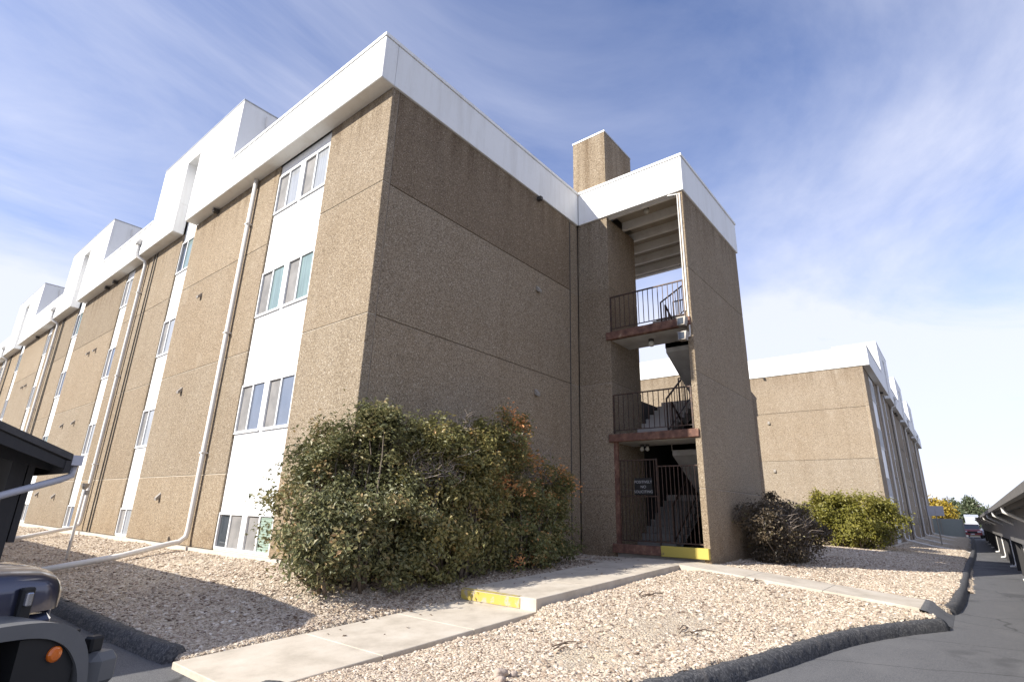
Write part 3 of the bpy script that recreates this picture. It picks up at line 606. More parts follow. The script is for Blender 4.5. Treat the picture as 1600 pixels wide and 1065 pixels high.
    # railings
    def rail(p, q, h=1.0, n=12, low=.1, topr=.022, posts=True):
        p = Vector(p); q = Vector(q); up_ = Vector((0,0,1))
        R_ = M().bar(p+up_*h, q+up_*h, .045, .03).build('railing', 'brown_rail', T)
        M().bar(p+up_*low, q+up_*low, .03, .02).build('bottom_rail', 'brown_rail', R_)
        for i in range(n+1):
            a_ = p.lerp(q, i/n); w_ = .035 if i in (0, n) and posts else .016
            M().bar(a_+up_*(low-.08 if i in (0, n) else low), a_+up_*h, w_, w_).build('baluster', 'brown_rail', R_)
        return R_
    for z in (2.885, 5.675): rail((XE+.02, -1.03, z), (XE+.02, -3.12, z), 1.03, 15)
    for z0, z1 in ((.12,1.5),(2.88,4.25),(5.67,7.0)): rail((8.36, -2.0, z0+.1), (10.25, -2.0, z1+.0), .95, 10)
    for z0, z1 in ((1.5,2.88),(4.25,5.67)): rail((10.25, -2.13, z0+.1), (8.36, -2.13, z1+.0), .95, 10)
    for z in (4.25, 7.0):
        rail((X1-.04, -1.05, z), (X1-.04, -3.1, z), 1.05, 15)
    rail((10.3, -3.1, 7.0), (10.3, -2.15, 7.0), 1.05, 7)
    rail((8.32, -3.1, 5.67), (8.32, -3.05, 5.67), 1.0, 1)
    # wall handrails
    for z0, z1 in ((2.0, 3.6),(4.9, 6.4)):
        M().tube([(10.3, -3.08, z0+.3), (8.35, -3.08, z1+.2)], .02, 6).build('handrail', 'brown_rail', T)
    M().tube([(9.6, -3.08, 2.2), (8.2, -3.08, .95), (7.9, -3.08, .95)], .022, 6).build('handrail', 'brown_rail', T)
    # iron gate with sign
    G_ = M(); G_.bar((XE+.06, -1.12, 2.22), (XE+.06, -2.12, 2.22), .03, .03); G_.bar((XE+.06, -1.12, 1.35), (XE+.06, -2.12, 1.35), .03, .03); G_.bar((XE+.06, -1.12, .32), (XE+.06, -3.13, .32), .03, .03); G_.bar((XE+.06, -2.12, 2.05), (XE+.06, -3.13, 2.05), .03, .03)
    G_.bar((XE+.06, -2.12, .25), (XE+.06, -2.12, 2.24), .035, .035)
    go_ = G_.build('gate', 'brown_rail', T)
    for i in range(20): M().bar((XE+.06, -1.15-.10*i, .32), (XE+.06, -1.15-.10*i, 2.22 if i < 10 else 2.05), .016, .016).build('gate_bar', 'brown_rail', go_)
    sg = M().box(XE+.01, XE+.03, -2.0, -1.54, 1.38, 1.78).build('sign', 'sign_black', T); sg['label'] = 'black sign with white lettering on the gate'
    for i, (tx, sz) in enumerate((('POSITIVELY', .092), ('NO', .092), ('SOLICITING', .092))):
        cu = bpy.data.curves.new('t', 'FONT'); cu.body = tx; cu.size = sz; cu.align_x = 'CENTER'; cu.extrude = .001
        to = bpy.data.objects.new('t', cu); COL.objects.link(to); dg = bpy.context.evaluated_depsgraph_get(); me_ = bpy.data.meshes.new_from_object(to.evaluated_get(dg)); bpy.data.objects.remove(to)
        me_.transform(Matrix.Translation((XE+.008, -1.77, 1.655-.115*i)) @ Matrix(((0,0,-1,0),(-1,0,0,0),(0,1,0,0),(0,0,0,1))))
        me_.materials.clear(); me_.materials.append(MATS['sign_text']); link('lettering', me_, sg)
    # ceiling lamps (unlit) and floodlights with conduits
    for (x, y, z) in ((7.75, -2.0, H0+.245), (7.7, -1.95, 5.455)):
        l_ = M().tube([(x, y, z), (x, y, z-.06)], .07, 12).build('ceiling_lamp', 'cable_dark', T)
        s_ = M(); s_.tube([(x, y, z-.06), (x, y, z-.09), (x, y, z-.16), (x, y, z-.20), (x, y, z-.215)], [.05, .075, .085, .055, .01], 12); s_.build('globe', 'bulb_glass', l_, True)
    for (x, y, z) in ((7.9, -1.6, 2.68), (7.9, -1.45, 2.68)):
        l_ = M().tube([(x, y, z), (x, y, z-.05)], .05, 10).build('ceiling_lamp', 'cable_dark', T); s_ = M(); s_.tube([(x, y, z-.05), (x-.03, y, z-.14), (x-.04, y, z-.17)], [.03, .06, .02], 10); s_.build('globe', 'bulb_glass', l_, True)
    M().tube([(XE-.012, -3.16, H0-.06), (XE-.012, -3.16, 5.85)], .016, 6).build('conduit', 'pipe_white', T)
    M().tube([(XE-.016, -3.225, H0-.06), (XE-.016, -3.225, 5.2)], .02, 6).build('conduit', 'pipe_white', T)
    M().tube([(XE-.02, -2.9, H0-.03), (XE-.02, -3.19, H0-.08)], .02, 6).build('conduit', 'pipe_white', T)
    for z, t in ((5.50, .1), (5.12, -.12)):
        h_ = M(); h_.prism([(-3.02, z-.10), (-3.02, z+.09), (-2.98, z+.11), (-3.24, z+.11), (-3.20, z-.10)], 0, XE-.30, XE-.12); fl = fixn(h_.build('floodlight', 'vent_metal', T))
        M().box(XE-.31, XE-.301, -3.18, -3.04, z-.08, z+.08).build('lens', 'glass_dark', fl)
        M().bar((XE-.12, -3.12, z), (XE-.01, -3.22, z+.06), .04, .04).build('bracket', 'pipe_white', fl)
    return T
tower('open concrete stair tower with railings and a yellow sill, in the centre of the picture', (XE, 0, -.1))
tower('stair tower of the farther block, glimpsed through the nearer tower opening', tf2((XE, 0, 0)), tf2, True, False)

# ------------------------------------------------------------------ carports
def carport(label, tf, flip, length, loc, group, ds_at, wall_from=.2, back=.47, EZ=1.36, gm='gutter_grey', wn_=.34):
    # local: s along the eave, n away from the eave (0 = gutter edge), z
    T = thing('carport', label, 'carport', loc, group); M = lambda: MB(tf, flip)
    ez = EZ; sl_ = .40; dep = 5.4
    # roof skin as a slanted slab
    r_ = M(); r_.prism([(0.0, ez), (.85, ez+.34), (dep, ez+.36), (dep, ez+.43), (.83, ez+.41), (0.0, ez+.07)], 0, 0, length); fixn(r_.build('roof', 'shingle', T))
    r_ = M(); r_.prism([(.03, ez-.012), (.85, ez+.325), (dep, ez+.345), (dep, ez+.22), (.85, ez+.20), (.03, ez-.10)], 0, .02, .07); fixn(r_.build('barge_board', 'wood_dark', T))
    M().box(0, length, -.10, -.002, ez-.05, ez+.06).build('gutter', gm, T)
    M().box(0, length, .0, .05, ez-.14, ez-.004).build('fascia_board', 'wood_dark', T)
    k = 0; s = wall_from
    while s < length-.3:
        e = min(s+2.4, length-.1)
        M().box(s+.01, e-.01, wn_, wn_+.06, .44, ez+.02+.3*wn_).build('wall_board', 'wood_dark' if length < 40 else 'wood_grey', T)
        M().box(s+.02, s+.14, wn_+.07, wn_+.21, ZA, ez+.06+.3*wn_).build('post', 'wood_dark', T)
        M().prism([(.05, ez-.015), (.6, ez+.6*sl_-.02), (.6, ez+.02), (.05, ez-.10)], 0, s+.0, s+.09).build('rafter', 'wood_dark', T)
        s += 2.4
    for s in ds_at:
        w = M(); w.tube([(s, -.05, ez-.05), (s, -.05, ez-.16), (s, .04, ez-.21), (s, back-.10, ez-.40), (s, back-.03, ez-.45), (s, back, ez-.55), (s, back, ZA+.16), (s, back-.05, ZA+.07), (s, back-.2, ZA+.05)], .038, 8); w.build('downspout', 'gutter_grey' if length < 40 else 'pipe_white', T, True)
    M().box(0, length, dep-.3, dep-.12, ez+.10, ez+.34).build('beam', 'wood_dark', T)
    s = .3
    while s < length: M().box(s, s+.14, dep-.28, dep-.14, ZA, ez+.1).build('post', 'wood_dark', T); s += 4.8
    return T
carport('dark wooden carport at the left edge, its gutter corner over the gravel', lambda v: (-3.70-v[1], -.05+v[0], v[2]), False, 36, (-3.7, -.05, ZA), 'carports facing the beds', [.1, 12, 24], .55, .60, 1.33, 'gutter_grey', .20)
carport('long grey carport receding along the right edge', lambda v: (.2+v[0], -8.47-v[1], v[2]), True, 73, (.2, -8.47, ZA), 'carports facing the beds', [10.2, 16.5, 23.2, 31, 38, 46, 54, 62], EZ=1.33, gm='wood_grey')

# ------------------------------------------------------------------ shrubs and trees
def leaf_mesh(name, pts, nrm, size, tone, mat, aspect=.55):
    n = len(pts); up_ = rng.normal(size=(n, 3)); t = np.cross(nrm, up_); t /= np.linalg.norm(t, axis=1)[:,None]+1e-9; b_ = np.cross(nrm, t)
    s = size[:,None]; fold = nrm*s*.18
    v0 = pts-t*s*.5; v1 = pts+b_*s*aspect*.5+fold*.6; v2 = pts+t*s*.5-fold*.8; v3 = pts-b_*s*aspect*.5+fold*.6
    V = np.stack([v0, v1, v2, v3], 1).reshape(-1, 3); k = np.arange(n)*4
    F = np.concatenate([np.stack([k, k+1, k+2], 1), np.stack([k, k+2, k+3], 1)])
    me = bpy.data.meshes.new(name); me.from_pydata(V.tolist(), [], F.tolist()); me.materials.append(MATS[mat])
    a_ = me.attributes.new('tone', 'FLOAT', 'POINT'); a_.data.foreach_set('value', np.repeat(tone, 4).astype(np.float32)); me.update(); return me
def unit(n): v = rng.normal(size=(n, 3)); return v/np.linalg.norm(v, axis=1)[:,None]
def shrub(name, label, base, lobes, leaves, size, mat, clump=.16, group=None, twigs=40, tonefun=None, cat='shrub', stem_r=.03, upw=.35, zmin=-.35, bare=None):
    """lobes: (cx,cy,cz,rx,ry,rz); leaves gather in clumps round branch tips"""
    T = thing(name, label, cat, base, group); B = Vector(base)
    lobes = list(lobes)
    for l in list(lobes):
        for q in range(7):
            d = unit(1)[0]; d[2] = abs(d[2])*.9+.05; k_ = rng.uniform(.85, 1.12); r_ = rng.uniform(.07, .2); lobes.append((l[0]+d[0]*l[3]*k_, l[1]+d[1]*l[4]*k_, l[2]+d[2]*l[5]*k_, r_, r_, r_*1.7))
    w = np.array([l[3]*l[4]*l[5] for l in lobes])**.7; w /= w.sum(); C_ = []; 
    nc = max(30, leaves//70)
    for li, l in enumerate(lobes):
        k = max(6, int(nc*w[li])); d = unit(k); r_ = rng.uniform(.35, 1.0, k)**.45*rng.choice([1, 1, 1, 1.08, .9], k)
        c = np.array(l[:3])+d*r_[:,None]*np.array(l[3:6]); C_.append(c)
    C_ = np.concatenate(C_); C_ = C_[C_[:,2] > zmin]
    ctone = rng.normal(0, .16, len(C_))
    idx = rng.integers(0, len(C_), leaves); csz = rng.uniform(.6, 1.4, len(C_))*clump
    off = rng.normal(size=(leaves, 3)); off *= csz[idx][:,None]*.62; off[:,2] *= .8
    P = C_[idx]+off; ok = P[:,2] > zmin; P = P[ok]; idx = idx[ok]
    nr = unit(len(P)); nr[:,2] = np.abs(nr[:,2])+upw; cen = np.average([l[:3] for l in lobes], axis=0, weights=w); out = P-cen; out /= np.linalg.norm(out, axis=1)[:,None]+1e-6
    nr = nr+out*.5; nr /= np.linalg.norm(nr, axis=1)[:,None]
    tone = np.clip(.45+ctone[idx]+rng.normal(0, .13, len(P)), 0, 1)
    if tonefun is not None: tone = np.clip(tonefun(P, tone), 0, 1)
    link('crown', leaf_mesh('crown', P, nr, size*rng.uniform(.6, 1.35, len(P)), tone, mat), T)
    # stems: from the base to some of the clumps
    st = MB(); sel = rng.choice(len(C_), min(twigs, len(C_)), replace=False)
    for i in sel:
        e = Vector(C_[i]); b0 = B+Vector((rng.normal(0, .12), rng.normal(0, .12), 0)); b0.x = b0.x*.55+e.x*.45; b0.y = b0.y*.55+e.y*.45
        if (B-b0).length > 1.6: b0 = B.lerp(b0, .9)
        b0.z = B.z-.05; m1 = b0.lerp(e, .45)+Vector((rng.normal(0,.07), rng.normal(0,.07), .15*(e.z-b0.z)))
        st.tube([b0, b0.lerp(m1, .5)+Vector((rng.normal(0,.03), rng.normal(0,.03), 0)), m1, m1.lerp(e, .55)+Vector((rng.normal(0,.04), rng.normal(0,.04), .04)), e], [stem_r, stem_r*.8, stem_r*.55, stem_r*.35, .004], 5)
    st.build('stem', 'bark', T, True)
    if bare:     # dry leafless twig tufts
        tw = MB()
        for (cx_, cy_, cz_, r_, n_) in bare:
            for i in range(n_):
                d = Vector(unit(1)[0]); d.z = abs(d.z)*.8+.1; s0 = Vector((cx_, cy_, cz_))+Vector(rng.normal(0, r_*.3, 3)); e = s0+d*r_*rng.uniform(.5, 1)
                tw.tube([s0, s0.lerp(e, .5)+Vector(rng.normal(0, r_*.09, 3)), e], [.006, .004, .002], 3, False)
        o = tw.build('dry_twigs', 'leaf_dry_stem', T); o['label'] = 'bare grey-brown twigs'
    return T
a = NT('leaf_dry_stem'); a.col(a.mix(a.noise(12, 3), (.24, .19, .15), (.38, .32, .27))); a.set(.9)
shrub('shrub', 'dense dark green shrub wrapping the near corner of the building', (-.15, -.35, -.22),
      [(-.45,.35,.95,.65,.8,.75),(-.30,-.35,.55,.75,.75,.75),(.25,-.75,.55,.8,.6,.85),(-.25,.25,1.55,.45,.5,.55),(.35,-.55,1.7,.45,.40,.75),(.15,-.30,2.15,.28,.25,.35),(-.35,-.6,.3,.75,.55,.5)],
      31000, .074, 'leaf_dark', .16, 'shrubs along the shaded wall', 70, upw=.45, bare=[(.75,-.8,1.45,.45,110)])
shrub('shrub', 'broad mid-green shrub in the middle of the row with bare twigs on top', (1.7, -.75, -.2),
      [(1.2,-.75,.7,.8,.65,.95),(2.0,-.8,.75,.8,.65,1.0),(1.65,-.7,1.75,.75,.5,.7),(2.35,-.7,1.85,.6,.5,.75),(1.1,-.7,1.75,.45,.45,.55),(1.2,-.95,.3,.8,.5,.5)],
      29000, .074, 'leaf_mid', .16, 'shrubs along the shaded wall', 60, upw=.45, bare=[(1.15,-1.05,1.45,.42,70),(1.9,-.7,2.35,.32,60)])
def autumn(P, t): return np.where((P[:,0] > 2.9) & (P[:,2] > 1.2), t+.10+.22*np.sin(P[:,0]*5+P[:,2]*4), t-.06)
shrub('shrub', 'shrub with orange autumn tips at the right end of the row', (3.5, -.7, -.15),
      [(2.9,-.75,.8,.75,.65,1.0),(3.7,-.7,.75,.75,.6,.95),(4.5,-.65,.6,.65,.5,.75),(3.1,-.7,2.0,.7,.5,.8),(3.8,-.65,1.6,.6,.45,.6),(4.9,-.6,1.1,.35,.4,.45),(3.3,-.95,.15,.8,.45,.45),(4.2,-.9,.15,.8,.45,.45),(5.0,-.8,.3,.45,.4,.6),(5.15,-.75,1.45,.22,.22,.25)],
      30000, .07, 'leaf_autumn', .16, 'shrubs along the shaded wall', 60, autumn, upw=.4, bare=[(4.2,-.6,1.8,.55,120),(4.85,-.6,1.45,.45,90)])
shrub('shrub', 'dark reddish shrub against the right pier of the stair tower', (10.4, -4.0, -.2),
      [(9.5,-3.85,.55,.8,.45,.75),(10.1,-3.95,.55,.85,.5,.8),(10.9,-4.0,.6,.8,.55,.75),(10.4,-4.15,.35,1.1,.5,.5),(11.6,-4.05,.5,.5,.45,.6),(12.3,-4.2,.4,.5,.45,.5)], 20000, .07, 'leaf_red', .15, 'shrubs beside the second path', 60, upw=.2, bare=[(10.4,-4.2,.7,.6,150),(9.8,-4.1,.7,.5,110),(11.3,-4.2,.6,.5,90)])
def limef(P, t): return t+.04*(P[:,2]-.6)
shrub('shrub', 'bright yellow-green round shrub in front of the farther block', (26.0, -3.4, -.25),
      [(26.0,-2.6,1.05,1.1,1.1,1.15),(26.2,-3.7,1.1,1.2,1.1,1.1),(26.5,-4.7,1.0,1.0,.9,.75),(25.8,-3.6,.4,1.2,1.5,.7),(25.6,-1.9,.8,1.0,.8,.9)], 26000, .13, 'leaf_lime', .26, 'shrubs beside the second path', 70, limef, upw=.3)
def tree(label, base, h, r_, mat, n, size, group='trees beyond the lot', shape=1.0):
    b = Vector(base); T = thing('tree', label, 'tree', base, group)
    t = MB(); t.tube([b, b+Vector((.1,0,h*.35)), b+Vector((0,.1,h*.7)), b+Vector((0,0,h*.95))], [.22, .17, .1, .03], 8)
    for i in range(9):
        a_ = rng.uniform(0, 6.28); z = rng.uniform(.3, .75)*h; q = b+Vector((math.cos(a_)*r_*.7, math.sin(a_)*r_*.7, z+h*.15)); t.tube([b+Vector((0,0,z)), (b+Vector((0,0,z))).lerp(q, .5)+Vector((0,0,.15)), q], [.07, .05, .02], 5)
    t.build('trunk', 'bark', T, True)
    k = 60; d = unit(k); d[:,2] *= 1.0; c = np.array(base)+np.array((0,0,h*.62))+d*np.array((r_, r_, h*.38))*rng.uniform(.45, 1.0, (k,1))
    if shape < 1: f = np.clip((base[2]+h-c[:,2])/(h*.8), .15, 1)[:,None]; c[:,:2] = np.array(base[:2])+(c[:,:2]-np.array(base[:2]))*f
    ct = rng.normal(0, .2, k); i = rng.integers(0, k, n); P = c[i]+rng.normal(0, r_*.15, (n,3)); nr = unit(n); nr[:,2] = np.abs(nr[:,2])
    link('crown', leaf_mesh('crown', P, nr, size*rng.uniform(.6, 1.3, n), np.clip(.5+ct[i]+rng.normal(0,.12,n), 0, 1), mat, .7), T)
def far(px, py, d):
    v = fwd+r2*((px-800)/841.22)-u2*((py-532.5)/841.22); return CAM+v*d
def ground_at(px, d):
    p = far(px, 820, d); return (p.x, p.y, ZA)
tree('bright yellow autumn tree beyond the fence, leftmost of the trees', ground_at(1463, 85), 5.2, 2.6, 'leaf_yellow', 2600, .42)
tree('pale grey-green tree in the middle of the far trees', ground_at(1497, 100), 5.6, 2.2, 'leaf_far', 2200, .45)
tree('tall dark green tree, rightmost beyond the lot', ground_at(1522, 92), 5.8, 2.5, 'leaf_far', 3000, .42, shape=.7)
tree('low green tree behind the end of the long carport', ground_at(1537, 110), 5.0, 2.6, 'leaf_far', 2200, .45)
tree('green tree peeping just left of the utility pole', ground_at(1480, 120), 6.3, 2.2, 'leaf_far', 1800, .5)

# ------------------------------------------------------------------ far end: fence, shed, pole, sign
F_ = thing('fence', 'grey-green panel fence at the end of the lot beside the farther block', 'fence', (77, -5, ZA))
y = -7.3
for i in range(5):
    MB().cbox(77.0, 77.06, y+.03, y+1.97, ZA+.05, 1.45, .01).build('fence_panel', 'fence_green', F_); MB().box(76.93, 77.0, y-.04, y+.04, ZA, 1.5).build('post', 'vent_metal', F_); y += 2.0
S_ = thing('shed', 'small open shed with pale metal roof beside the fence', 'shed', (89, -8, ZA))
b = MB(); b.prism([(87.5, 1.75), (90.5, 2.05), (90.5, 2.12), (87.5, 1.82)], 1, -8.9, -7.45); fixn(b.build('roof', 'roof_metal', S_))
b = MB(); b.prism([(-7.5, .75), (-7.5, 1.75), (-8.5, 1.75), (-8.8, .75)], 0, 87.45, 87.5); fixn(b.build('gable_panel', 'roof_metal', S_))
for (x, yy) in ((87.6,-7.6),(87.6,-8.8),(90.3,-7.6),(90.3,-8.8)): MB().box(x, x+.1, yy, yy+.1, ZA, 1.76).build('post', 'wood_dark', S_)
MB().box(90.42, 90.48, -8.9, -7.5, ZA, 1.7).build('back_wall', 'wood_dark', S_)
p = ground_at(1489, 95); U = thing('utility_pole', 'slim utility pole rising behind the fence', 'pole', p)
MB().tube([p, (p[0], p[1], 5.6)], [.12, .09], 8).build('shaft', 'wood_grey', U); MB().bar((p[0], p[1]-.7, 5.3), (p[0], p[1]+.7, 5.3), .1, .1).build('crossarm', 'wood_grey', U)
sx, sy = 39.0, -6.3; gz0 = float(gz(sx, sy)); SG = thing('sign', 'small rectangular sign on a post seen from behind, in the far gravel', 'sign', (sx, sy, gz0))
MB().tube([(sx, sy, gz0-.1), (sx-.02, sy+.02, 1.75)], .035, 8).build('post', 'vent_metal', SG); MB().cbox(sx-.05, sx-.02, sy-.42, sy+.42, 1.35, 1.95, .008).build('plate', 'gutter_grey', SG)
# small pipe post in the left gravel
px_, py_ = -1.68, 7.5; z0 = float(gz(px_, py_)); P_ = thing('lamp_post', 'thin white post with a small cap light in the left gravel bed', 'post', (px_, py_, z0))
MB().tube([(px_, py_, z0-.1), (px_, py_, 1.18)], .032, 10).build('shaft', 'pipe_white', P_, True)
b = MB(); b.tube([(px_, py_, 1.14), (px_, py_, 1.20), (px_, py_, 1.27)], [.035, .07, .085], 10); b.build('lamp_head', 'vent_metal', P_)
b = MB(); b.cbox(px_+.02, px_+.10, py_-.04, py_+.04, 1.02, 1.12, .006); b.build('junction_box', 'vent_metal', P_)

# ------------------------------------------------------------------ vehicles
def wheel(T, c, ax, r=.38, w=.24):
    c = Vector(c); ax = Vector(ax).normalized(); b = MB(); b.tube([c-ax*w*.5, c-ax*w*.46, c-ax*w*.3, c+ax*w*.3, c+ax*w*.46, c+ax*w*.5], [r*.72, r*.95, r, r, r*.95, r*.72], 24)
    t = b.build('wheel', 'tyre', T); m_ = MB(); m_.tube([c+ax*w*.38, c+ax*w*.51, c+ax*w*.53], [r*.6, r*.6, r*.2], 16); m_.build('rim', 'rim_metal', t); m_ = MB(); m_.tube([c-ax*w*.38, c-ax*w*.51, c-ax*w*.53], [r*.6, r*.6, r*.2], 16); m_.build('rim', 'rim_metal', t)
def jeep():
    nose = Vector((-4.775, -3.62, ZA)); hd = math.radians(25)
    ca, sa_ = math.cos(hd), math.sin(hd)
    # local: x forward (0 = front of the grille), y left, z up
    tf = lambda v: (nose.x+v[0]*ca-v[1]*sa_, nose.y+v[0]*sa_+v[1]*ca, ZA+v[2]+.135)
    T = thing('off_road_car', 'dark blue off-road car with grey fender, cut off at the lower left corner', 'car', tuple(nose)); M = lambda: MB(tf)
    # bonnet: lofted cross sections
    secs = [(.085,.40,.89,.93),(.08,.50,.88,.99),(.06,.545,.87,1.03),(.02,.57,.865,1.06),(-.06,.585,.865,1.08),(-.22,.60,.865,1.095),(-.6,.625,.865,1.11),(-1.35,.69,.865,1.13)]
    b = M(); n = 25
    for (x, hw, zb, zt) in secs:
        for i in range(n):
            t = math.pi*i/(n-1); c_, s_ = math.cos(t), math.sin(t)
            b.v.append((x, -hw*math.copysign(abs(c_)**.42, c_), zb+(zt-zb)*max(s_, 0)**.42))
    for i in range(len(secs)-1):
        for j in range(n-1): b.f.append((i*n+j, (i+1)*n+j, (i+1)*n+j+1, i*n+j+1))
    b.f.append(tuple(range(n)))
    hood = fixn(b.build('bonnet', 'car_blue', T, True))
    for s in (-1, 1):
        M().cbox(-.185, -.125, s*.605-.018, s*.605+.018, .835, .985, .008).build('bonnet_latch', 'car_black', hood)
        M().cbox(-.175, -.145, s*.63-.012, s*.63+.012, .905, .965, .005).build('latch_cap', 'chrome', hood)
    M().cbox(-1.35, .03, -.585, .585, .55, .852, .03).build('body', 'car_blue', T)
    gr = M().cbox(.03, .08, -.50, .50, .56, .87, .02).build('grille', 'car_blue', T)
    for i in range(7): M().box(.08, .084, -.26+.08*i-.025, -.26+.08*i+.025, .62, .84).build('slot', 'car_black', gr)
    for s in (-1, 1):
        h_ = M(); h_.tube([(.06, s*.39, .73), (.105, s*.39, .73), (.115, s*.39, .73)], [.09, .09, .04], 16); h_.build('headlight', 'lamp_lens', T)
        # fender: flat top, rounded nose, with a front panel carrying the indicator
        top = smooth_path([(-1.25,.885),(-.55,.885),(-.30,.88),(-.16,.86),(-.07,.82),(-.01,.76),(.03,.68),(.05,.58),(.055,.48)], 3)
        f_ = M(); k = len(top); w0, w1 = s*.57, s*.85
        lo = [(x-.045*min(1, max(0, (x+.5)/.4)), z-.05*min(1, max(.25, (z-.45)/.3))) for i, (x, z) in enumerate(top)]
        vs = [(x, w0, z) for x, z in top]+[(x, w1, z-.012) for x, z in top]+[(x, w0, z) for x, z in lo]+[(x, w1, z-.02) for x, z in lo]
        fs = []
        for i in range(k-1): fs += [(i,i+1,k+i+1,k+i),(2*k+i,3*k+i,3*k+i+1,2*k+i+1),(i,2*k+i,2*k+i+1,i+1),(k+i,k+i+1,3*k+i+1,3*k+i)]
        fs += [(0,k,3*k,2*k),(k-1,3*k-1,4*k-1,2*k-1)]
        f_.add(vs, fs); fo_ = fixn(f_.build('fender', 'car_plastic', T, False))
        M().box(-.30, -.03, min(w0, w1*.98), max(w0, w1*.98), .42, .80).build('splash_panel', 'car_black', fo_)
        il = M(); il.tube([(-.135, s*.825, .715), (-.135, s*.842, .715), (-.135, s*.85, .715), (-.135, s*.853, .715)], [.034, .033, .024, .008], 20); il.build('indicator', 'amber_lens', fo_)
        wheel(T, tf((-.72, s*.74, .32)), (-sa_*s, ca*s, 0), .45, .26)
        wheel(T, tf((-3.1, s*.74, .32)), (-sa_*s, ca*s, 0), .45, .26)
    bp = M().cbox(.10, .25, -.82, .82, .50, .66, .035).build('bumper', 'car_plastic', T)
    for s in (-1, 1):
        M().cbox(.25, .262, s*.62-.16, s*.62+.16, .53, .63, .005).build('bumper_cap', 'car_plastic', bp); M().cbox(.12, .19, s*.72-.03, s*.72+.03, .655, .73, .01).build('tow_hook', 'car_black', bp)
    M().cbox(-3.7, -1.35, -.70, .70, .50, 1.12, .04).build('tub', 'car_blue', T)
    for s in (-1, 1):
        d_ = M().cbox(-2.35, -1.42, s*.712-.015, s*.712+.015, .55, 1.10, .01).build('door', 'car_blue', T); M().box(-2.25, -2.1, s*.735-.01, s*.735+.01, .95, .99).build('handle', 'car_black', d_)
    c_ = M(); c_.prism([(-1.42,1.12),(-1.62,1.72),(-3.6,1.74),(-3.68,1.12)], 1, -.66, .66); fixn(c_.build('cabin', 'car_black', T))
    c_ = M(); c_.add([(-1.405,-.6,1.14),(-1.405,.6,1.14),(-1.60,.58,1.69),(-1.60,-.58,1.69)], [(0,1,2,3)]); c_.build('windscreen', 'glass_dark', T)
jeep()
def far_car(label, loc, mat, rot):
    T = thing('parked_car', label, 'car', loc, None); ca, sa_ = math.cos(rot), math.sin(rot)
    tf = lambda v: (loc[0]+v[0]*ca-v[1]*sa_, loc[1]+v[0]*sa_+v[1]*ca, loc[2]+v[2]); M = lambda: MB(tf)
    b = M(); b.prism([(0,.42),(0,.78),(-.15,.92),(-1.1,1.02),(-4.5,1.02),(-4.6,.5),(-4.5,.36),(-.1,.34)], 1, -.86, .86); fixn(b.build('body', mat, T))
    b = M(); b.prism([(-1.1,1.021),(-1.75,1.48),(-3.5,1.50),(-4.3,1.021)], 1, -.72, .72); fixn(b.build('cabin', 'glass_dark', T))
    b = M(); b.prism([(-1.72,1.481),(-1.8,1.52),(-3.45,1.54),(-3.52,1.501)], 1, -.70, .70); fixn(b.build('roof', mat, T))
    for s in (-1, 1):
        M().cbox(-.02, .03, s*.62-.17, s*.62+.17, .66, .80, .01).build('headlight', 'lamp_lens', T)
        for x in (-.85, -3.7): wheel(T, tf((x, s*.78, .33)), (-sa_*s, ca*s, 0), .33, .2)
    M().cbox(-.01, .04, -.42, .42, .56, .76, .01).build('grille', 'car_black', T); M().cbox(-.05, .07, -.8, .8, .36, .52, .02).build('bumper', mat, T); M().box(.07, .08, -.18, .18, .42, .52).build('number_plate', 'lamp_lens', T)
far_car('dark red car facing the camera at the far end of the lot', (78.5, -7.95, ZA), 'car_red', math.pi)
far_car('silver car half hidden beside the red one at the far end', (82, -9.7, ZA), 'car_silver', math.pi)

# ------------------------------------------------------------------ stones and twigs on the gravel
def stone(loc, r_, label):
    b = bmesh.new(); bmesh.ops.create_icosphere(b, subdivisions=3, radius=1)
    ph = rng.uniform(0, 6, 6)
    for v in b.verts:
        c = v.co; k = 1+.18*math.sin(2.3*c.x+ph[0])*math.cos(2.1*c.y+ph[1])+.12*math.sin(4.2*c.z+ph[2]+2*c.x)+.06*math.sin(9*c.y+ph[3]+5*c.x)
        v.co = Vector((c.x*1.2, c.y*.9, c.z*.8))*k*r_
    me = bpy.data.meshes.new('stone'); b.to_mesh(me); b.free(); me.materials.append(MATS['stone']); me.polygons.foreach_set('use_smooth', [True]*len(me.polygons))
    o = bpy.data.objects.new('stone', me); COL.objects.link(o); o.location = loc; tag(o, label, 'stone', 'loose larger stones on the gravel'); return o
def on(x, y, dz=0): return (x, y, float(gz(x, y))+dz)
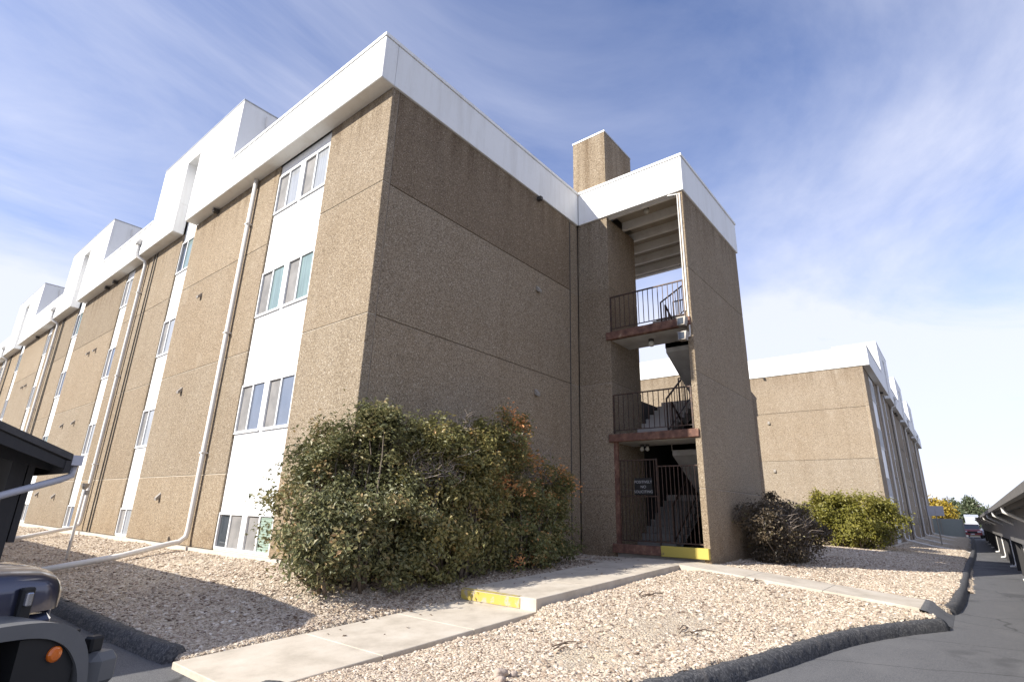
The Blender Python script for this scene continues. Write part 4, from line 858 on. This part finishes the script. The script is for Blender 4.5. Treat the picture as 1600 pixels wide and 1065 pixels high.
stone(on(-1.28,-4.40,.03), .055, 'largest of the small stones heaped in the gravel near the kerb')
stone(on(-1.40,-4.50,.02), .042, 'flat pale stone lying in front of the largest one')
stone(on(-1.17,-4.46,.015), .032, 'small stone just right of the largest one in the heap')
stone(on(-1.62,-4.40,.012), .034, 'small brown stone standing alone left of the heap')
for i, (x, y, lab) in enumerate(((2.9,-3.75,'thin dead twigs on the gravel beside the upper path'),(6.3-.6,-4.5,'dark twig clump on gravel near the second path'),(-.15,-4.28,'short dark twig lying near the middle of the island'),(1.4,-5.0,'curved dry twig on the sandy patch'))):
    b = MB()
    for j in range(5 if i != 2 else 3):
        a_ = rng.uniform(-.6, .6)-.4; l_ = rng.uniform(.12, .35); c0 = Vector(on(x+rng.normal(0,.1), y+rng.normal(0,.08), .03)); e = c0+Vector((math.cos(a_)*l_, math.sin(a_)*l_, rng.uniform(.0,.04)))
        b.tube([c0, c0.lerp(e,.5)+Vector((0,0,.025)), e], [.008,.007,.003], 5)
    o = b.build('twig', 'twig'); tag(o, lab, 'twig', 'dead twigs on the gravel')

# fallen leaves near the shrubs and on the path
n = 1500; X = np.concatenate([rng.uniform(-1.6, 6.5, 1000), rng.uniform(8.5, 16, 500)]); Y = np.concatenate([-1.45-np.abs(rng.normal(0, .55, 1000))+.5, -4.6-np.abs(rng.normal(0, .7, 500))+.4])
Z = gz(X, Y)+.028
wk = (Y > -3.0) & (Y < -1.58) & (X < 7.1); Z = np.where(wk, np.array([zl(x) if x < 1.14 else zu(x) for x in X])+.008, Z); keep = ~((X > -.1) & (Y > 0)) & ~(wk & (rng.uniform(size=n) < .8))
P = np.stack([X, Y, Z], 1)[keep]; nr = rng.normal(0, .25, P.shape); nr[:,2] = 1; nr /= np.linalg.norm(nr, axis=1)[:,None]
o = link('fallen_leaves', leaf_mesh('fallen_leaves', P, nr, .05*rng.uniform(.6, 1.4, len(P)), rng.uniform(0, 1, len(P)), 'leaf_dry')); o['kind'] = 'stuff'; o['label'] = 'dry brown leaves scattered under the shrubs and along the path'; o['category'] = 'leaf litter'
